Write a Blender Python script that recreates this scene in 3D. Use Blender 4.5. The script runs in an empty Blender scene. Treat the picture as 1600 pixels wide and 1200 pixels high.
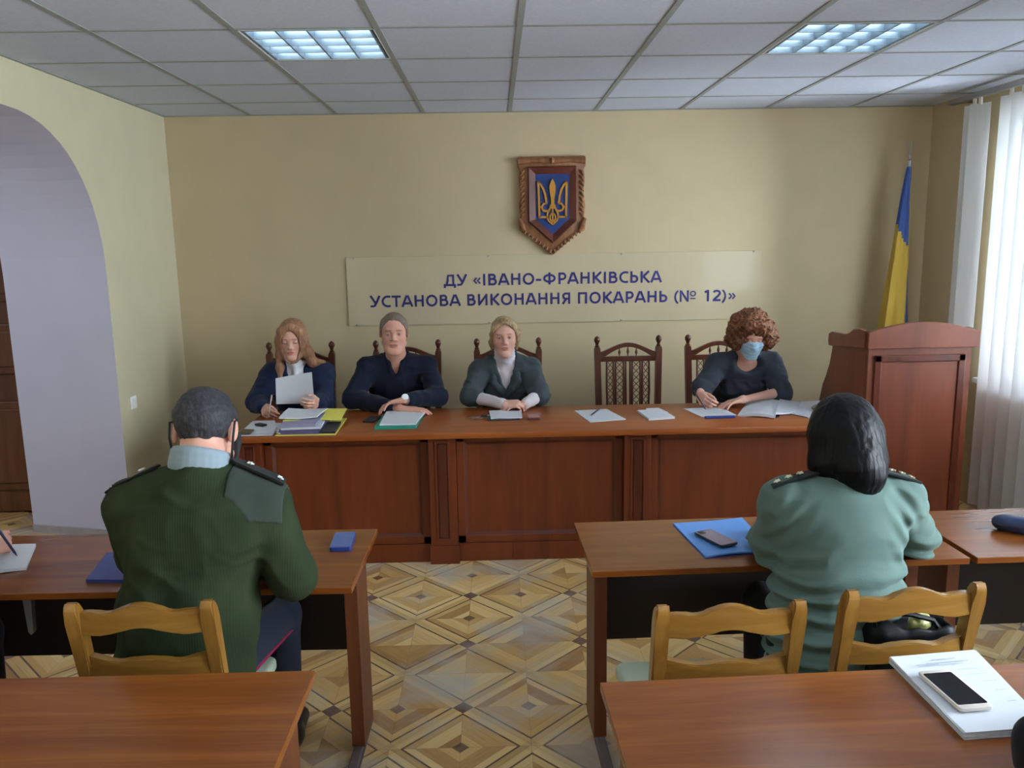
import bpy, bmesh, math, random
import numpy as np
from mathutils import Vector, Matrix

random.seed(7)
SC = bpy.context.scene
COL = SC.collection
PI = math.pi

# ---------------------------------------------------------------- camera
CAM_H = 1.78
YAW, PITCH, ROLL, FPX = 0.0184013, 0.1734911, -0.0168485, 1276.07
fw = Vector((math.sin(YAW)*math.cos(PITCH), math.cos(YAW)*math.cos(PITCH), -math.sin(PITCH)))
rt = Vector((math.cos(YAW), -math.sin(YAW), 0.0))
up = rt.cross(fw)
cr, sr = math.cos(ROLL), math.sin(ROLL)
rt, up = rt*cr + up*sr, up*cr - rt*sr
cam_data = bpy.data.cameras.new('camera')
cam_data.sensor_width = 36.0
cam_data.lens = FPX/1600.0*36.0
cam_data.clip_start = 0.05
cam = bpy.data.objects.new('camera', cam_data)
COL.objects.link(cam)
cam.matrix_world = Matrix(((rt.x, up.x, -fw.x, 0), (rt.y, up.y, -fw.y, 0), (rt.z, up.z, -fw.z, CAM_H), (0, 0, 0, 1)))
SC.camera = cam

# ---------------------------------------------------------------- sky, daylight portals, exposure
SKY = 40.0
LAMP = 12.0
wd = bpy.data.worlds.new('overcast_sky')
SC.world = wd
wd.use_nodes = True
wbg = wd.node_tree.nodes['Background']
wbg.inputs[0].default_value = (0.78, 0.89, 1.0, 1)
wbg.inputs[1].default_value = SKY
SC.view_settings.view_transform = 'Standard'
SC.view_settings.look = 'None'
SC.view_settings.gamma = 1.0
SC.view_settings.exposure = 0.05
SC.view_settings.use_curve_mapping = False
SC.cycles.use_denoising = True
SC.cycles.max_bounces = 10
SC.cycles.diffuse_bounces = 6
SC.cycles.sample_clamp_indirect = 8.0

WINDOWS = [(2.95, 5.10), (0.15, 2.25), (-2.9, -0.8)]
WIN_Z = (0.86, 2.46)
XR = 3.115
for wy0, wy1 in WINDOWS:
    ld = bpy.data.lights.new('window_portal', 'AREA')
    ld.shape = 'RECTANGLE'
    ld.size = wy1-wy0
    ld.size_y = WIN_Z[1]-WIN_Z[0]
    ld.cycles.is_portal = True
    lo = bpy.data.objects.new('window_portal', ld)
    COL.objects.link(lo)
    lo.location = (XR+0.16, (wy0+wy1)/2, sum(WIN_Z)/2)
    lo.rotation_euler = (PI/2, 0, PI/2)

# ---------------------------------------------------------------- object helpers
def setp(o, label=None, cat=None, group=None, kind=None):
    if label: o['label'] = label
    if cat: o['category'] = cat
    if group: o['group'] = group
    if kind: o['kind'] = kind
    return o

def thing(name, label, cat, loc=(0, 0, 0), rz=0.0, group=None):
    o = bpy.data.objects.new(name, None)
    o.empty_display_size = 0.1
    COL.objects.link(o)
    o.location = loc
    o.rotation_euler = (0, 0, rz)
    return setp(o, label, cat, group)

def copy_tree(o, parent=None):
    c = o.copy()
    COL.objects.link(c)
    if parent is not None:
        c.parent = parent
    for ch in list(o.children):
        copy_tree(ch, c)
    return c

class MB:
    """collects shapes into one mesh; origin o is subtracted from every point"""
    def __init__(self, o=(0, 0, 0)):
        self.bm = bmesh.new()
        self.o = Vector(o)
        self.mi = 0

    def v(self, p):
        return self.bm.verts.new(Vector(p)-self.o)

    def face(self, pts):
        f = self.bm.faces.new([self.v(p) for p in pts])
        f.material_index = self.mi
        return f

    def box(self, x0, x1, y0, y1, z0, z1, bev=0.0, M=None, seg=2):
        c = [(x0, y0, z0), (x1, y0, z0), (x1, y1, z0), (x0, y1, z0), (x0, y0, z1), (x1, y0, z1), (x1, y1, z1), (x0, y1, z1)]
        if M is not None:
            c = [M @ Vector(p) for p in c]
        vs = [self.v(p) for p in c]
        fs = []
        for q in ((0, 3, 2, 1), (4, 5, 6, 7), (0, 1, 5, 4), (1, 2, 6, 5), (2, 3, 7, 6), (3, 0, 4, 7)):
            f = self.bm.faces.new([vs[i] for i in q])
            f.material_index = self.mi
            fs.append(f)
        if bev > 0:
            es = list({e for f in fs for e in f.edges})
            bmesh.ops.bevel(self.bm, geom=es, offset=bev, segments=seg, profile=0.5, affect='EDGES')
        return self

    def prism(self, poly, fn, d0, d1, bev=0.0, seg=2):
        """poly of (a,b); fn(a,b,d)->xyz; extruded from d0 to d1"""
        A = [self.v(fn(a, b, d0)) for a, b in poly]
        B = [self.v(fn(a, b, d1)) for a, b in poly]
        n = len(poly)
        fs = [self.bm.faces.new(A), self.bm.faces.new(B[::-1])]
        for i in range(n):
            j = (i+1) % n
            fs.append(self.bm.faces.new((A[i], B[i], B[j], A[j])))
        for f in fs:
            f.material_index = self.mi
        bmesh.ops.recalc_face_normals(self.bm, faces=fs)
        if bev > 0:
            es = list({e for f in fs[:2] for e in f.edges})
            bmesh.ops.bevel(self.bm, geom=es, offset=bev, segments=seg, profile=0.5, affect='EDGES')
        return self

    def tube(self, pts, r, n=10, cap=True):
        pts = [Vector(p) for p in pts]
        rs = r if isinstance(r, (list, tuple)) else [r]*len(pts)
        rings = []
        ref = None
        for i, p in enumerate(pts):
            t = (pts[min(i+1, len(pts)-1)]-pts[max(i-1, 0)]).normalized()
            if ref is None:
                ref = Vector((0, 0, 1)) if abs(t.z) < 0.9 else Vector((1, 0, 0))
            a = (ref-t*ref.dot(t)).normalized()
            ref = a
            b = t.cross(a)
            rings.append([self.v(p+(a*math.cos(2*PI*k/n)+b*math.sin(2*PI*k/n))*rs[i]) for k in range(n)])
        for i in range(len(rings)-1):
            for k in range(n):
                f = self.bm.faces.new((rings[i][k], rings[i][(k+1) % n], rings[i+1][(k+1) % n], rings[i+1][k]))
                f.material_index = self.mi
        if cap:
            for rg, fl in ((rings[0], True), (rings[-1], False)):
                f = self.bm.faces.new(rg[::-1] if fl else rg)
                f.material_index = self.mi
        return self

    def lathe(self, prof, base, axis=(0, 0, 1), n=16):
        """prof: (radius, height) list"""
        ax = Vector(axis).normalized()
        a = ax.orthogonal().normalized()
        b = ax.cross(a)
        base = Vector(base)
        rings = []
        for r, h in prof:
            rings.append([self.v(base+ax*h+(a*math.cos(2*PI*k/n)+b*math.sin(2*PI*k/n))*max(r, 1e-4)) for k in range(n)])
        for i in range(len(rings)-1):
            for k in range(n):
                f = self.bm.faces.new((rings[i][k], rings[i][(k+1) % n], rings[i+1][(k+1) % n], rings[i+1][k]))
                f.material_index = self.mi
        for rg, fl in ((rings[0], True), (rings[-1], False)):
            f = self.bm.faces.new(rg[::-1] if fl else rg)
            f.material_index = self.mi
        return self

    def sheet(self, fn, nu, nv, th=0.0):
        """fn(u,v)->xyz top surface; th thickness downwards along z"""
        top = [[self.v(fn(i/nu, j/nv)) for j in range(nv+1)] for i in range(nu+1)]
        for i in range(nu):
            for j in range(nv):
                self.bm.faces.new((top[i][j], top[i+1][j], top[i+1][j+1], top[i][j+1])).material_index = self.mi
        if th > 0:
            bot = [[self.v(Vector(fn(i/nu, j/nv))-Vector((0, 0, th))) for j in range(nv+1)] for i in range(nu+1)]
            for i in range(nu):
                for j in range(nv):
                    self.bm.faces.new((bot[i][j], bot[i][j+1], bot[i+1][j+1], bot[i+1][j])).material_index = self.mi
            ring = [(i, 0) for i in range(nu)]+[(nu, j) for j in range(nv)]+[(i, nv) for i in range(nu, 0, -1)]+[(0, j) for j in range(nv, 0, -1)]
            for k in range(len(ring)):
                a, b = ring[k], ring[(k+1) % len(ring)]
                self.bm.faces.new((top[a[0]][a[1]], bot[a[0]][a[1]], bot[b[0]][b[1]], top[b[0]][b[1]])).material_index = self.mi
        return self

    def build(self, name, mats, parent=None, smooth=False, angle=0.6):
        bm = self.bm
        bmesh.ops.recalc_face_normals(bm, faces=bm.faces[:])
        me = bpy.data.meshes.new(name)
        bm.to_mesh(me)
        bm.free()
        for m in (mats if isinstance(mats, (list, tuple)) else [mats]):
            me.materials.append(m)
        if smooth:
            me.shade_smooth()
            me.set_sharp_from_angle(angle=angle)
        o = bpy.data.objects.new(name, me)
        COL.objects.link(o)
        if parent is not None:
            o.parent = parent
        return o

def poly_round(pts, r, n=5):
    """rounds the corners of a 2D polygon"""
    out = []
    N = len(pts)
    for i in range(N):
        p0, p1, p2 = Vector(pts[i-1]), Vector(pts[i]), Vector(pts[(i+1) % N])
        d0, d2 = p0-p1, p2-p1
        rr = min(r, d0.length*0.49, d2.length*0.49)
        a, b = p1+d0.normalized()*rr, p1+d2.normalized()*rr
        for k in range(n+1):
            t = k/n
            out.append(tuple(a*(1-t)**2+p1*2*t*(1-t)+b*t*t))
    return out

# ---------------------------------------------------------------- material helpers
class NT:
    def __init__(self, name):
        self.m = bpy.data.materials.new(name)
        self.m.use_nodes = True
        self.t = self.m.node_tree
        self.b = self.t.nodes['Principled BSDF']
        self.out = self.t.nodes['Material Output']

    def n(self, kind):
        return self.t.nodes.new(kind)

    def put(self, sock, val):
        if isinstance(val, bpy.types.NodeSocket):
            self.t.links.new(val, sock)
        elif val is not None:
            if sock.type == 'RGBA' and len(val) == 3:
                val = (*val, 1)
            sock.default_value = val

    def math(self, op, a, b=None, c=None, clamp=False):
        n = self.n('ShaderNodeMath')
        n.operation = op
        n.use_clamp = clamp
        for i, x in enumerate((a, b, c)):
            if x is not None:
                self.put(n.inputs[i], x)
        return n.outputs[0]

    def obj(self):
        return self.n('ShaderNodeTexCoord').outputs['Object']

    def map(self, vec, scale=(1, 1, 1), rot=(0, 0, 0), loc=(0, 0, 0)):
        n = self.n('ShaderNodeMapping')
        self.put(n.inputs['Vector'], vec)
        n.inputs['Scale'].default_value = scale
        n.inputs['Rotation'].default_value = rot
        n.inputs['Location'].default_value = loc
        return n.outputs[0]

    def noise(self, vec, scale=5, detail=3, rough=0.5, dist=0.0):
        n = self.n('ShaderNodeTexNoise')
        if vec is not None:
            self.put(n.inputs['Vector'], vec)
        n.inputs['Scale'].default_value = scale
        n.inputs['Detail'].default_value = detail
        n.inputs['Roughness'].default_value = rough
        n.inputs['Distortion'].default_value = dist
        return n.outputs[0]

    def white(self, vec):
        n = self.n('ShaderNodeTexWhiteNoise')
        n.noise_dimensions = '3D'
        self.put(n.inputs['Vector'], vec)
        return n.outputs['Value']

    def ramp(self, fac, stops):
        n = self.n('ShaderNodeValToRGB')
        self.put(n.inputs[0], fac)
        e = n.color_ramp.elements
        while len(e) < len(stops):
            e.new(0.5)
        for el, (p, c) in zip(e, stops):
            el.position = p
            el.color = (*c, 1)
        return n.outputs[0]

    def mix(self, fac, a, b):
        n = self.n('ShaderNodeMix')
        n.data_type = 'RGBA'
        self.put(n.inputs[0], fac)
        self.put(n.inputs[6], a)
        self.put(n.inputs[7], b)
        return n.outputs[2]

    def xyz(self, x, y, z):
        n = self.n('ShaderNodeCombineXYZ')
        for i, q in enumerate((x, y, z)):
            self.put(n.inputs[i], q)
        return n.outputs[0]

    def sep(self, v):
        n = self.n('ShaderNodeSeparateXYZ')
        self.put(n.inputs[0], v)
        return n.outputs

    def bump(self, h, strength=0.2, dist=0.002):
        n = self.n('ShaderNodeBump')
        n.inputs['Strength'].default_value = strength
        n.inputs['Distance'].default_value = dist
        self.put(n.inputs['Height'], h)
        self.put(self.b.inputs['Normal'], n.outputs[0])

    def set(self, **kw):
        for k, v in kw.items():
            self.put(self.b.inputs[k.replace('_', ' ')], v)
        return self.m

def s2l(r, g, b):
    f = lambda c: (c/255/12.92) if c/255 <= 0.04045 else ((c/255+0.055)/1.055)**2.4
    return (f(r), f(g), f(b))

def plain(name, col, rough=0.5, spec=0.5, metal=0.0, var=0.06, scale=30, bump=0.0, bscale=200):
    t = NT(name)
    o = t.obj()
    nz = t.noise(o, scale, 3)
    lo = tuple(c*(1-var) for c in col)
    hi = tuple(min(1, c*(1+var)) for c in col)
    t.set(Base_Color=t.ramp(nz, [(0.3, lo), (0.7, hi)]), Roughness=rough, Metallic=metal)
    t.b.inputs['Specular IOR Level'].default_value = spec
    if bump > 0:
        t.bump(t.noise(o, bscale, 2), bump, 0.002)
    return t.m

def wood(name, dark, mid, light, axis='x', rough=0.35, coat=0.0, s=1.0, fine=0.35):
    t = NT(name)
    o = t.obj()
    k = {'x': (0.8, 9, 9), 'y': (9, 0.8, 9), 'z': (9, 9, 0.8)}[axis]
    k2 = {'x': (4, 160, 160), 'y': (160, 4, 160), 'z': (160, 160, 4)}[axis]
    a = t.noise(t.map(o, tuple(q*s for q in k)), 1.0, 4, 0.55, 0.9)
    f = t.noise(t.map(o, tuple(q*s for q in k2)), 1.0, 2, 0.5)
    base = t.ramp(a, [(0.3, dark), (0.5, mid), (0.72, light)])
    col = t.mix(t.math('MULTIPLY', t.math('SUBTRACT', f, 0.35, clamp=True), fine*2.2), base, tuple(c*0.55 for c in dark))
    t.set(Base_Color=col, Roughness=rough)
    t.b.inputs['Coat Weight'].default_value = coat
    t.b.inputs['Coat Roughness'].default_value = 0.2
    t.bump(f, 0.05, 0.001)
    return t.m

def cloth(name, col, var=0.15, rough=0.9, fscale=500, big=6):
    t = NT(name)
    o = t.obj()
    a = t.noise(o, big, 3)
    f = t.noise(o, fscale, 1)
    c = t.ramp(a, [(0.3, tuple(q*(1-var) for q in col)), (0.7, tuple(min(1, q*(1+var)) for q in col))])
    t.set(Base_Color=c, Roughness=rough)
    t.b.inputs['Specular IOR Level'].default_value = 0.15
    t.b.inputs['Sheen Weight'].default_value = 0.08
    t.bump(f, 0.25, 0.002)
    return t.m

M = {}
M['wall'] = plain('beige_wall_paint', (0.56, 0.46, 0.29), 0.75, 0.25, var=0.03, scale=4, bump=0.05, bscale=90)
M['wall_left'] = plain('cream_wall_paint', (0.58, 0.53, 0.36), 0.75, 0.25, var=0.03, scale=4, bump=0.05, bscale=90)
M['lavender'] = plain('lavender_white_paint', (0.64, 0.64, 0.74), 0.8, 0.2, var=0.02, scale=3)
M['tile'] = plain('ceiling_tile', (0.56, 0.60, 0.70), 0.9, 0.1, var=0.05, scale=60, bump=0.15, bscale=160)
M['tbar'] = plain('ceiling_grid_bar', (0.30, 0.32, 0.31), 0.6, 0.3)
M['white'] = plain('white_plastic', (0.8, 0.8, 0.78), 0.4)
M['frame'] = plain('window_frame_white', (0.75, 0.76, 0.78), 0.35)
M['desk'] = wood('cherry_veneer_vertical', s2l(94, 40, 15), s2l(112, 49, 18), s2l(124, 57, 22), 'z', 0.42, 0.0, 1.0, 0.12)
M['desk_h'] = wood('cherry_veneer_horizontal', s2l(94, 40, 15), s2l(112, 49, 18), s2l(124, 57, 22), 'x', 0.42, 0.0, 1.0, 0.12)
M['desk_dark'] = wood('cherry_moulding', s2l(74, 30, 18), s2l(88, 36, 21), s2l(98, 41, 24), 'z', 0.3, 0.2, 1.0, 0.12)
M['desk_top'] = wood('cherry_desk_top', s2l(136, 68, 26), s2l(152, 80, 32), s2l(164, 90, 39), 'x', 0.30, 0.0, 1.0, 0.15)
M['table'] = wood('walnut_laminate_top', s2l(106, 54, 20), s2l(126, 70, 26), s2l(146, 86, 36), 'x', 0.22, 0.0, 1.0, 0.25)
M['table_leg'] = wood('walnut_laminate_upright', s2l(88, 44, 24), s2l(104, 54, 29), s2l(116, 62, 34), 'z', 0.42, 0.0, 1.0, 0.25)
M['table_dark'] = wood('dark_modesty_board', s2l(26, 17, 15), s2l(32, 20, 17), s2l(38, 24, 20), 'x', 0.6, 0.0, 1.0, 0.2)
M['lectern'] = wood('lectern_cherry_veneer', s2l(98, 46, 26), s2l(116, 56, 32), s2l(130, 66, 40), 'z', 0.4, 0.0, 0.7, 0.2)
M['chair_dark'] = wood('dark_brown_turned_wood', s2l(70, 34, 20), s2l(88, 44, 26), s2l(104, 54, 32), 'z', 0.35, 0.2, 1.0, 0.2)
M['rattan'] = plain('woven_cane', s2l(120, 90, 62), 0.7)
M['chair_seat'] = cloth('brown_seat_fabric', s2l(96, 62, 45))
M['pine'] = wood('varnished_yellow_pine', s2l(120, 80, 32), s2l(142, 100, 42), s2l(164, 122, 60), 'x', 0.25, 0.4, 1.2, 0.12)
M['pine_z'] = wood('varnished_yellow_pine_post', s2l(120, 80, 32), s2l(142, 100, 42), s2l(164, 122, 60), 'z', 0.25, 0.4, 1.2, 0.12)
M['mint'] = cloth('pale_green_seat_fabric', s2l(170, 182, 160))
M['door'] = wood('brown_door_wood', s2l(92, 56, 30), s2l(112, 70, 38), s2l(130, 84, 46), 'z', 0.45, 0.1, 1.0, 0.3)
M['steel'] = plain('grey_metal', (0.45, 0.46, 0.48), 0.35, metal=0.9)
M['foot'] = plain('dark_grey_foot', (0.13, 0.10, 0.10), 0.5)
M['paper'] = plain('white_paper', (0.66, 0.69, 0.74), 0.75, 0.2, var=0.02)
M['paper2'] = plain('office_paper_stack', (0.60, 0.63, 0.70), 0.75, 0.2, var=0.05, scale=90)
M['black'] = plain('black_plastic', (0.012, 0.012, 0.014), 0.35)
M['screen'] = plain('dark_phone_screen', (0.006, 0.007, 0.009), 0.12, 0.18)
M['ink'] = plain('grey_print', (0.42, 0.45, 0.50), 0.8)
# ================================================================ the room
XL, YB, YR, ZC = -2.275, 5.949, -4.158, 2.671
HALLX = -2.976

# ---- floor: parquet of mitred squares set diagonally
def parquet():
    t = NT('diamond_parquet')
    P = 0.5085/math.sqrt(2)
    s = t.sep(t.obj())
    x = t.math('SUBTRACT', s[0], -0.157)
    y = t.math('SUBTRACT', s[1], 3.925)
    u = t.math('DIVIDE', t.math('ADD', x, y), P*math.sqrt(2))
    v = t.math('DIVIDE', t.math('SUBTRACT', x, y), P*math.sqrt(2))
    iu, iv = t.math('FLOOR', u), t.math('FLOOR', v)
    fu = t.math('SUBTRACT', t.math('FRACT', u), 0.5)
    fv = t.math('SUBTRACT', t.math('FRACT', v), 0.5)
    au, av = t.math('ABSOLUTE', fu), t.math('ABSOLUTE', fv)
    mx = t.math('MAXIMUM', au, av)
    mn = t.math('MINIMUM', au, av)
    isu = t.math('GREATER_THAN', au, av)
    sgn = t.math('SIGN', t.math('ADD', t.math('MULTIPLY', fu, isu), t.math('MULTIPLY', fv, t.math('SUBTRACT', 1.0, isu))))
    ring = t.math('FLOOR', t.math('MULTIPLY', mx, 6.2))
    sect = t.math('ADD', t.math('MULTIPLY', isu, 2.0), sgn)
    seed = t.xyz(t.math('ADD', iu, t.math('MULTIPLY', ring, 0.317)), t.math('ADD', iv, t.math('MULTIPLY', sect, 0.171)), t.math('MULTIPLY', ring, 1.7))
    w1 = t.white(seed)
    # grain along each plank
    gu = t.noise(t.xyz(t.math('MULTIPLY', u, 3.0), t.math('MULTIPLY', v, 40.0), w1), 1.0, 3, 0.6)
    gv = t.noise(t.xyz(t.math('MULTIPLY', u, 40.0), t.math('MULTIPLY', v, 3.0), w1), 1.0, 3, 0.6)
    grain = t.math('ADD', t.math('MULTIPLY', gv, isu), t.math('MULTIPLY', gu, t.math('SUBTRACT', 1.0, isu)))
    tone = t.math('ADD', t.math('MULTIPLY', w1, 0.72), t.math('MULTIPLY', grain, 0.36))
    oak = t.ramp(tone, [(0.12, s2l(160, 118, 70)), (0.42, s2l(194, 154, 94)), (0.7, s2l(218, 182, 118)), (0.95, s2l(234, 206, 146))])
    # band between the squares: pale planks
    band = t.ramp(t.math('ADD', t.math('MULTIPLY', t.white(t.xyz(t.math('ADD', iu, t.math('MULTIPLY', sect, 0.39)), iv, 5.3)), 0.6), t.math('MULTIPLY', grain, 0.4)),
                  [(0.15, s2l(188, 150, 94)), (0.55, s2l(220, 188, 124)), (0.9, s2l(236, 212, 154))])
    inband = t.math('GREATER_THAN', mx, 0.420)
    col = t.mix(inband, oak, band)
    # dark strip around every square
    strip = t.math('MULTIPLY', t.math('GREATER_THAN', mx, 0.402), t.math('LESS_THAN', mx, 0.424))
    sdark = t.math('GREATER_THAN', t.white(t.xyz(t.math('ADD', iu, t.math('MULTIPLY', sect, 0.23)), iv, 9.1)), 0.22)
    brown = t.ramp(grain, [(0.2, s2l(86, 60, 50)), (0.8, s2l(122, 90, 74))])
    col = t.mix(t.math('MULTIPLY', strip, sdark), col, brown)
    # square block at the crossings of the bands, and at the centre of the squares
    par = t.math('PINGPONG', t.math('ADD', t.math('FLOOR', t.math('ADD', u, 0.5)), t.math('MULTIPLY', t.math('FLOOR', t.math('ADD', v, 0.5)), -1.0)), 1.0)
    par0 = t.math('LESS_THAN', par, 0.5)
    node = t.math('GREATER_THAN', mn, 0.420)
    col = t.mix(t.math('MULTIPLY', node, t.math('ADD', t.math('MULTIPLY', par0, 0.85), 0.15)), col, t.ramp(grain, [(0.2, s2l(104, 76, 66)), (0.8, s2l(134, 104, 92))]))
    cen = t.math('LESS_THAN', mx, 0.062)
    col = t.mix(t.math('MULTIPLY', t.math('MULTIPLY', cen, 0.85), t.math('GREATER_THAN', t.white(t.xyz(iu, iv, 2.7)), 0.35)), col, brown)
    # seams between planks
    fr = t.math('ABSOLUTE', t.math('SUBTRACT', t.math('FRACT', t.math('MULTIPLY', mx, 6.2)), 0.5))
    seam = t.math('MAXIMUM', t.math('GREATER_THAN', fr, 0.485), t.math('LESS_THAN', t.math('SUBTRACT', mx, mn), 0.006))
    col = t.mix(t.math('MULTIPLY', seam, 0.25), col, s2l(110, 84, 60))
    worn = t.noise(t.obj(), 2.2, 4, 0.6)
    col = t.mix(t.math('MULTIPLY', t.math('SUBTRACT', worn, 0.47, clamp=True), 3.2), col, s2l(182, 184, 184))
    t.set(Base_Color=col, Roughness=t.math('ADD', 0.36, t.math('MULTIPLY', worn, 0.3)))
    t.b.inputs['Specular IOR Level'].default_value = 0.45
    return t.m
M['floor'] = parquet()
f = MB()
f.box(-4.6, XR+0.02, YR-0.02, YB+0.02, -0.06, 0.0)
setp(f.build('floor', M['floor']), kind='structure')

# ---- suspended ceiling: tiles, bars, openings for the light fittings
GX = [0.125+0.6*k for k in range(-4, 6)]
GX[-1] = XR+0.01
GY = [3.642+0.6*k for k in range(-13, 4)]+[YB+0.01]
LIGHT_CELLS = [(2, 13), (6, 13), (2, 9), (6, 9), (2, 5), (6, 5)]
c = MB()
for i in range(len(GX)-1):
    for j in range(len(GY)-1):
        if (i, j) in LIGHT_CELLS:
            continue
        c.face([(GX[i], GY[j], ZC), (GX[i], GY[j+1], ZC), (GX[i+1], GY[j+1], ZC), (GX[i+1], GY[j], ZC)])
c.mi = 1
for gx in GX[1:-1]:
    c.box(gx-0.013, gx+0.013, YR, YB+0.005, ZC-0.004, ZC-0.0005)
for gy in GY[1:-1]:
    c.box(XL, XR, gy-0.010, gy+0.010, ZC-0.003, ZC-0.0005)
c.box(XL, XL+0.02, YR, YB, ZC-0.006, ZC-0.0005)
c.box(XL, XR, YB-0.02, YB, ZC-0.006, ZC-0.0005)
setp(c.build('ceiling', [M['tile'], M['tbar']]), kind='structure')
c = MB()
c.box(-4.6, XL-0.001, 1.5, YB, ZC, ZC+0.05)
setp(c.build('ceiling_hall', M['tile']), kind='structure')

# ---- walls
w = MB()
w.box(-4.6, XR+0.3, YB, YB+0.2, 0, ZC+0.3)
setp(w.build('wall_back', M['wall']), kind='structure')
w = MB()
w.box(-4.6, XR+0.3, YR-0.2, YR, 0, ZC+0.3)
setp(w.build('wall_rear', M['wall']), kind='structure')

# right wall with window openings
w = MB()
ys = [YR]+[q for p in sorted(WINDOWS) for q in p]+[YB]
for k in range(0, len(ys), 2):
    w.box(XR, XR+0.30, ys[k], ys[k+1], 0, ZC+0.3)
for y0, y1 in WINDOWS:
    w.box(XR, XR+0.30, y0, y1, 0, WIN_Z[0])
    w.box(XR, XR+0.30, y0, y1, WIN_Z[1], ZC+0.3)
setp(w.build('wall_right', M['wall']), kind='structure')

# left wall with a deep arched opening whose far jamb is splayed
AY0, AY1, AZ0, AZ1 = 2.85, 4.875, 1.62, 2.445
arch = [(AY1, 0.0)]
for k in range(15):
    a = k/14*PI/2
    arch.append((AY1-0.85+0.85*math.cos(a)**0.92 if k < 14 else AY1-0.85, AZ0+(AZ1-AZ0)*math.sin(a)**0.92))
for k in range(15):
    a = PI/2-k/14*PI/2
    arch.append((AY0+0.75-0.75*math.cos(a) if k else AY0+0.75, AZ0+(AZ1-AZ0)*math.sin(a)))
arch.append((AY0, 0.0))
w = MB()
def arch_far(p):
    return (p[0]+0.17*max(0, min(1, (p[0]-3.9)/0.9)), p[1])
for X0, fn in ((XL, lambda p: p), (HALLX, arch_far)):
    A = [fn(p) for p in arch]
    yl = [p[0] for p in A]
    w.face([(X0, A[0][0], 0), (X0, YB, 0), (X0, YB, ZC+0.3), (X0, A[0][0], ZC+0.3)])
    w.face([(X0, YR, 0), (X0, A[-1][0], 0), (X0, A[-1][0], ZC+0.3), (X0, YR, ZC+0.3)])
    for a, b in zip(A, A[1:]):
        if abs(a[0]-b[0]) > 1e-5:
            w.face([(X0, b[0], b[1]), (X0, a[0], a[1]), (X0, a[0], ZC+0.3), (X0, b[0], ZC+0.3)])
        if abs(a[0]-A[0][0]) < 1e-9 and abs(b[0]-a[0]) < 1e-5:
            pass
w.mi = 1
for a, b in zip(arch, arch[1:]):
    fa, fb = arch_far(a), arch_far(b)
    w.face([(XL, a[0], a[1]), (XL, b[0], b[1]), (HALLX, fb[0], fb[1]), (HALLX, fa[0], fa[1])])
setp(w.build('wall_left', [M['wall_left'], M['lavender']], smooth=True, angle=0.5), kind='structure')
b = MB()
b.prism([(XL-0.01, AY1-0.012), (HALLX, AY1+0.17-0.012), (HALLX, AY1+0.17), (XL-0.01, AY1)], lambda a, q, d: (a, q, d), 0, 0.05)
setp(b.build('baseboard_arch', plain('grey_baseboard', (0.42, 0.40, 0.40), 0.5)), kind='structure')

# the hall beyond the arch: side wall, end wall, wooden door
w = MB()
w.box(-4.62, -4.6, 1.5, YB, 0, ZC+0.3)
w.box(-4.6, HALLX-0.001, 1.4, 1.5, 0, ZC+0.3)
w.box(-4.6, HALLX-0.001, 5.50, 5.56, 0, ZC+0.3)
setp(w.build('wall_hall', M['lavender']), kind='structure')
dr = setp(bpy.data.objects.new('door_1', None), 'brown panelled wooden door seen through the arch in the left wall', kind='structure')
COL.objects.link(dr)
dr.location = (-3.55, 5.47, 0)
d = MB()
d.box(-0.56, 0.56, -0.03, 0.03, 0.01, 2.16, 0.004)
for z0, z1 in ((0.16, 0.78), (0.96, 1.30), (1.44, 2.02)):
    for x0, x1 in ((-0.45, -0.04), (0.04, 0.45)):
        d.box(x0, x1, -0.045, -0.025, z0, z1, 0.012)
        d.box(x0+0.05, x1-0.05, -0.055, -0.035, z0+0.05, z1-0.05, 0.012)
d.build('door_leaf', M['door'], dr)
d = MB()
for x in (-0.63, 0.63):
    d.box(x-0.06, x+0.06, -0.06, 0.02, 0, 2.28, 0.006)
d.box(-0.69, 0.69, -0.06, 0.02, 2.17, 2.29, 0.006)
d.build('door_frame', M['door'], dr)

# windows: frame, glass, sill
def glass():
    t = NT('window_glass')
    tr = t.n('ShaderNodeBsdfTransparent')
    gl = t.n('ShaderNodeBsdfGlossy')
    gl.inputs['Roughness'].default_value = 0.02
    mx = t.n('ShaderNodeMixShader')
    fr = t.n('ShaderNodeFresnel')
    fr.inputs[0].default_value = 1.45
    t.put(mx.inputs[0], fr.outputs[0])
    t.t.links.new(tr.outputs[0], mx.inputs[1])
    t.t.links.new(gl.outputs[0], mx.inputs[2])
    t.t.links.new(mx.outputs[0], t.out.inputs[0])
    return t.m
M['glass'] = glass()
for k, (y0, y1) in enumerate(WINDOWS):
    wo = setp(bpy.data.objects.new('window_%d' % (k+1), None), kind='structure')
    COL.objects.link(wo)
    wo.location = (XR+0.2, (y0+y1)/2, WIN_Z[0])
    o = wo.location
    m = MB(o)
    ym = (y0+y1)/2
    for q in (y0+0.03, ym, y1-0.03):
        m.box(XR+0.18, XR+0.24, q-0.035, q+0.035, WIN_Z[0], WIN_Z[1], 0.004)
    for z in (WIN_Z[0]+0.035, WIN_Z[1]-0.035):
        m.box(XR+0.18, XR+0.24, y0, y1, z-0.035, z+0.035, 0.004)
    m.build('window_frame', M['frame'], wo)
    for a, b_ in ((y0+0.06, ym-0.03), (ym+0.03, y1-0.06)):
        m = MB(o)
        m.box(XR+0.205, XR+0.211, a, b_, WIN_Z[0]+0.06, WIN_Z[1]-0.06)
        m.build('window_pane', M['glass'], wo)
    m = MB(o)
    m.box(XR-0.05, XR+0.18, y0-0.04, y1+0.04, WIN_Z[0]-0.03, WIN_Z[0]+0.004, 0.006)
    m.build('window_sill', M['frame'], wo)
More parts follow.
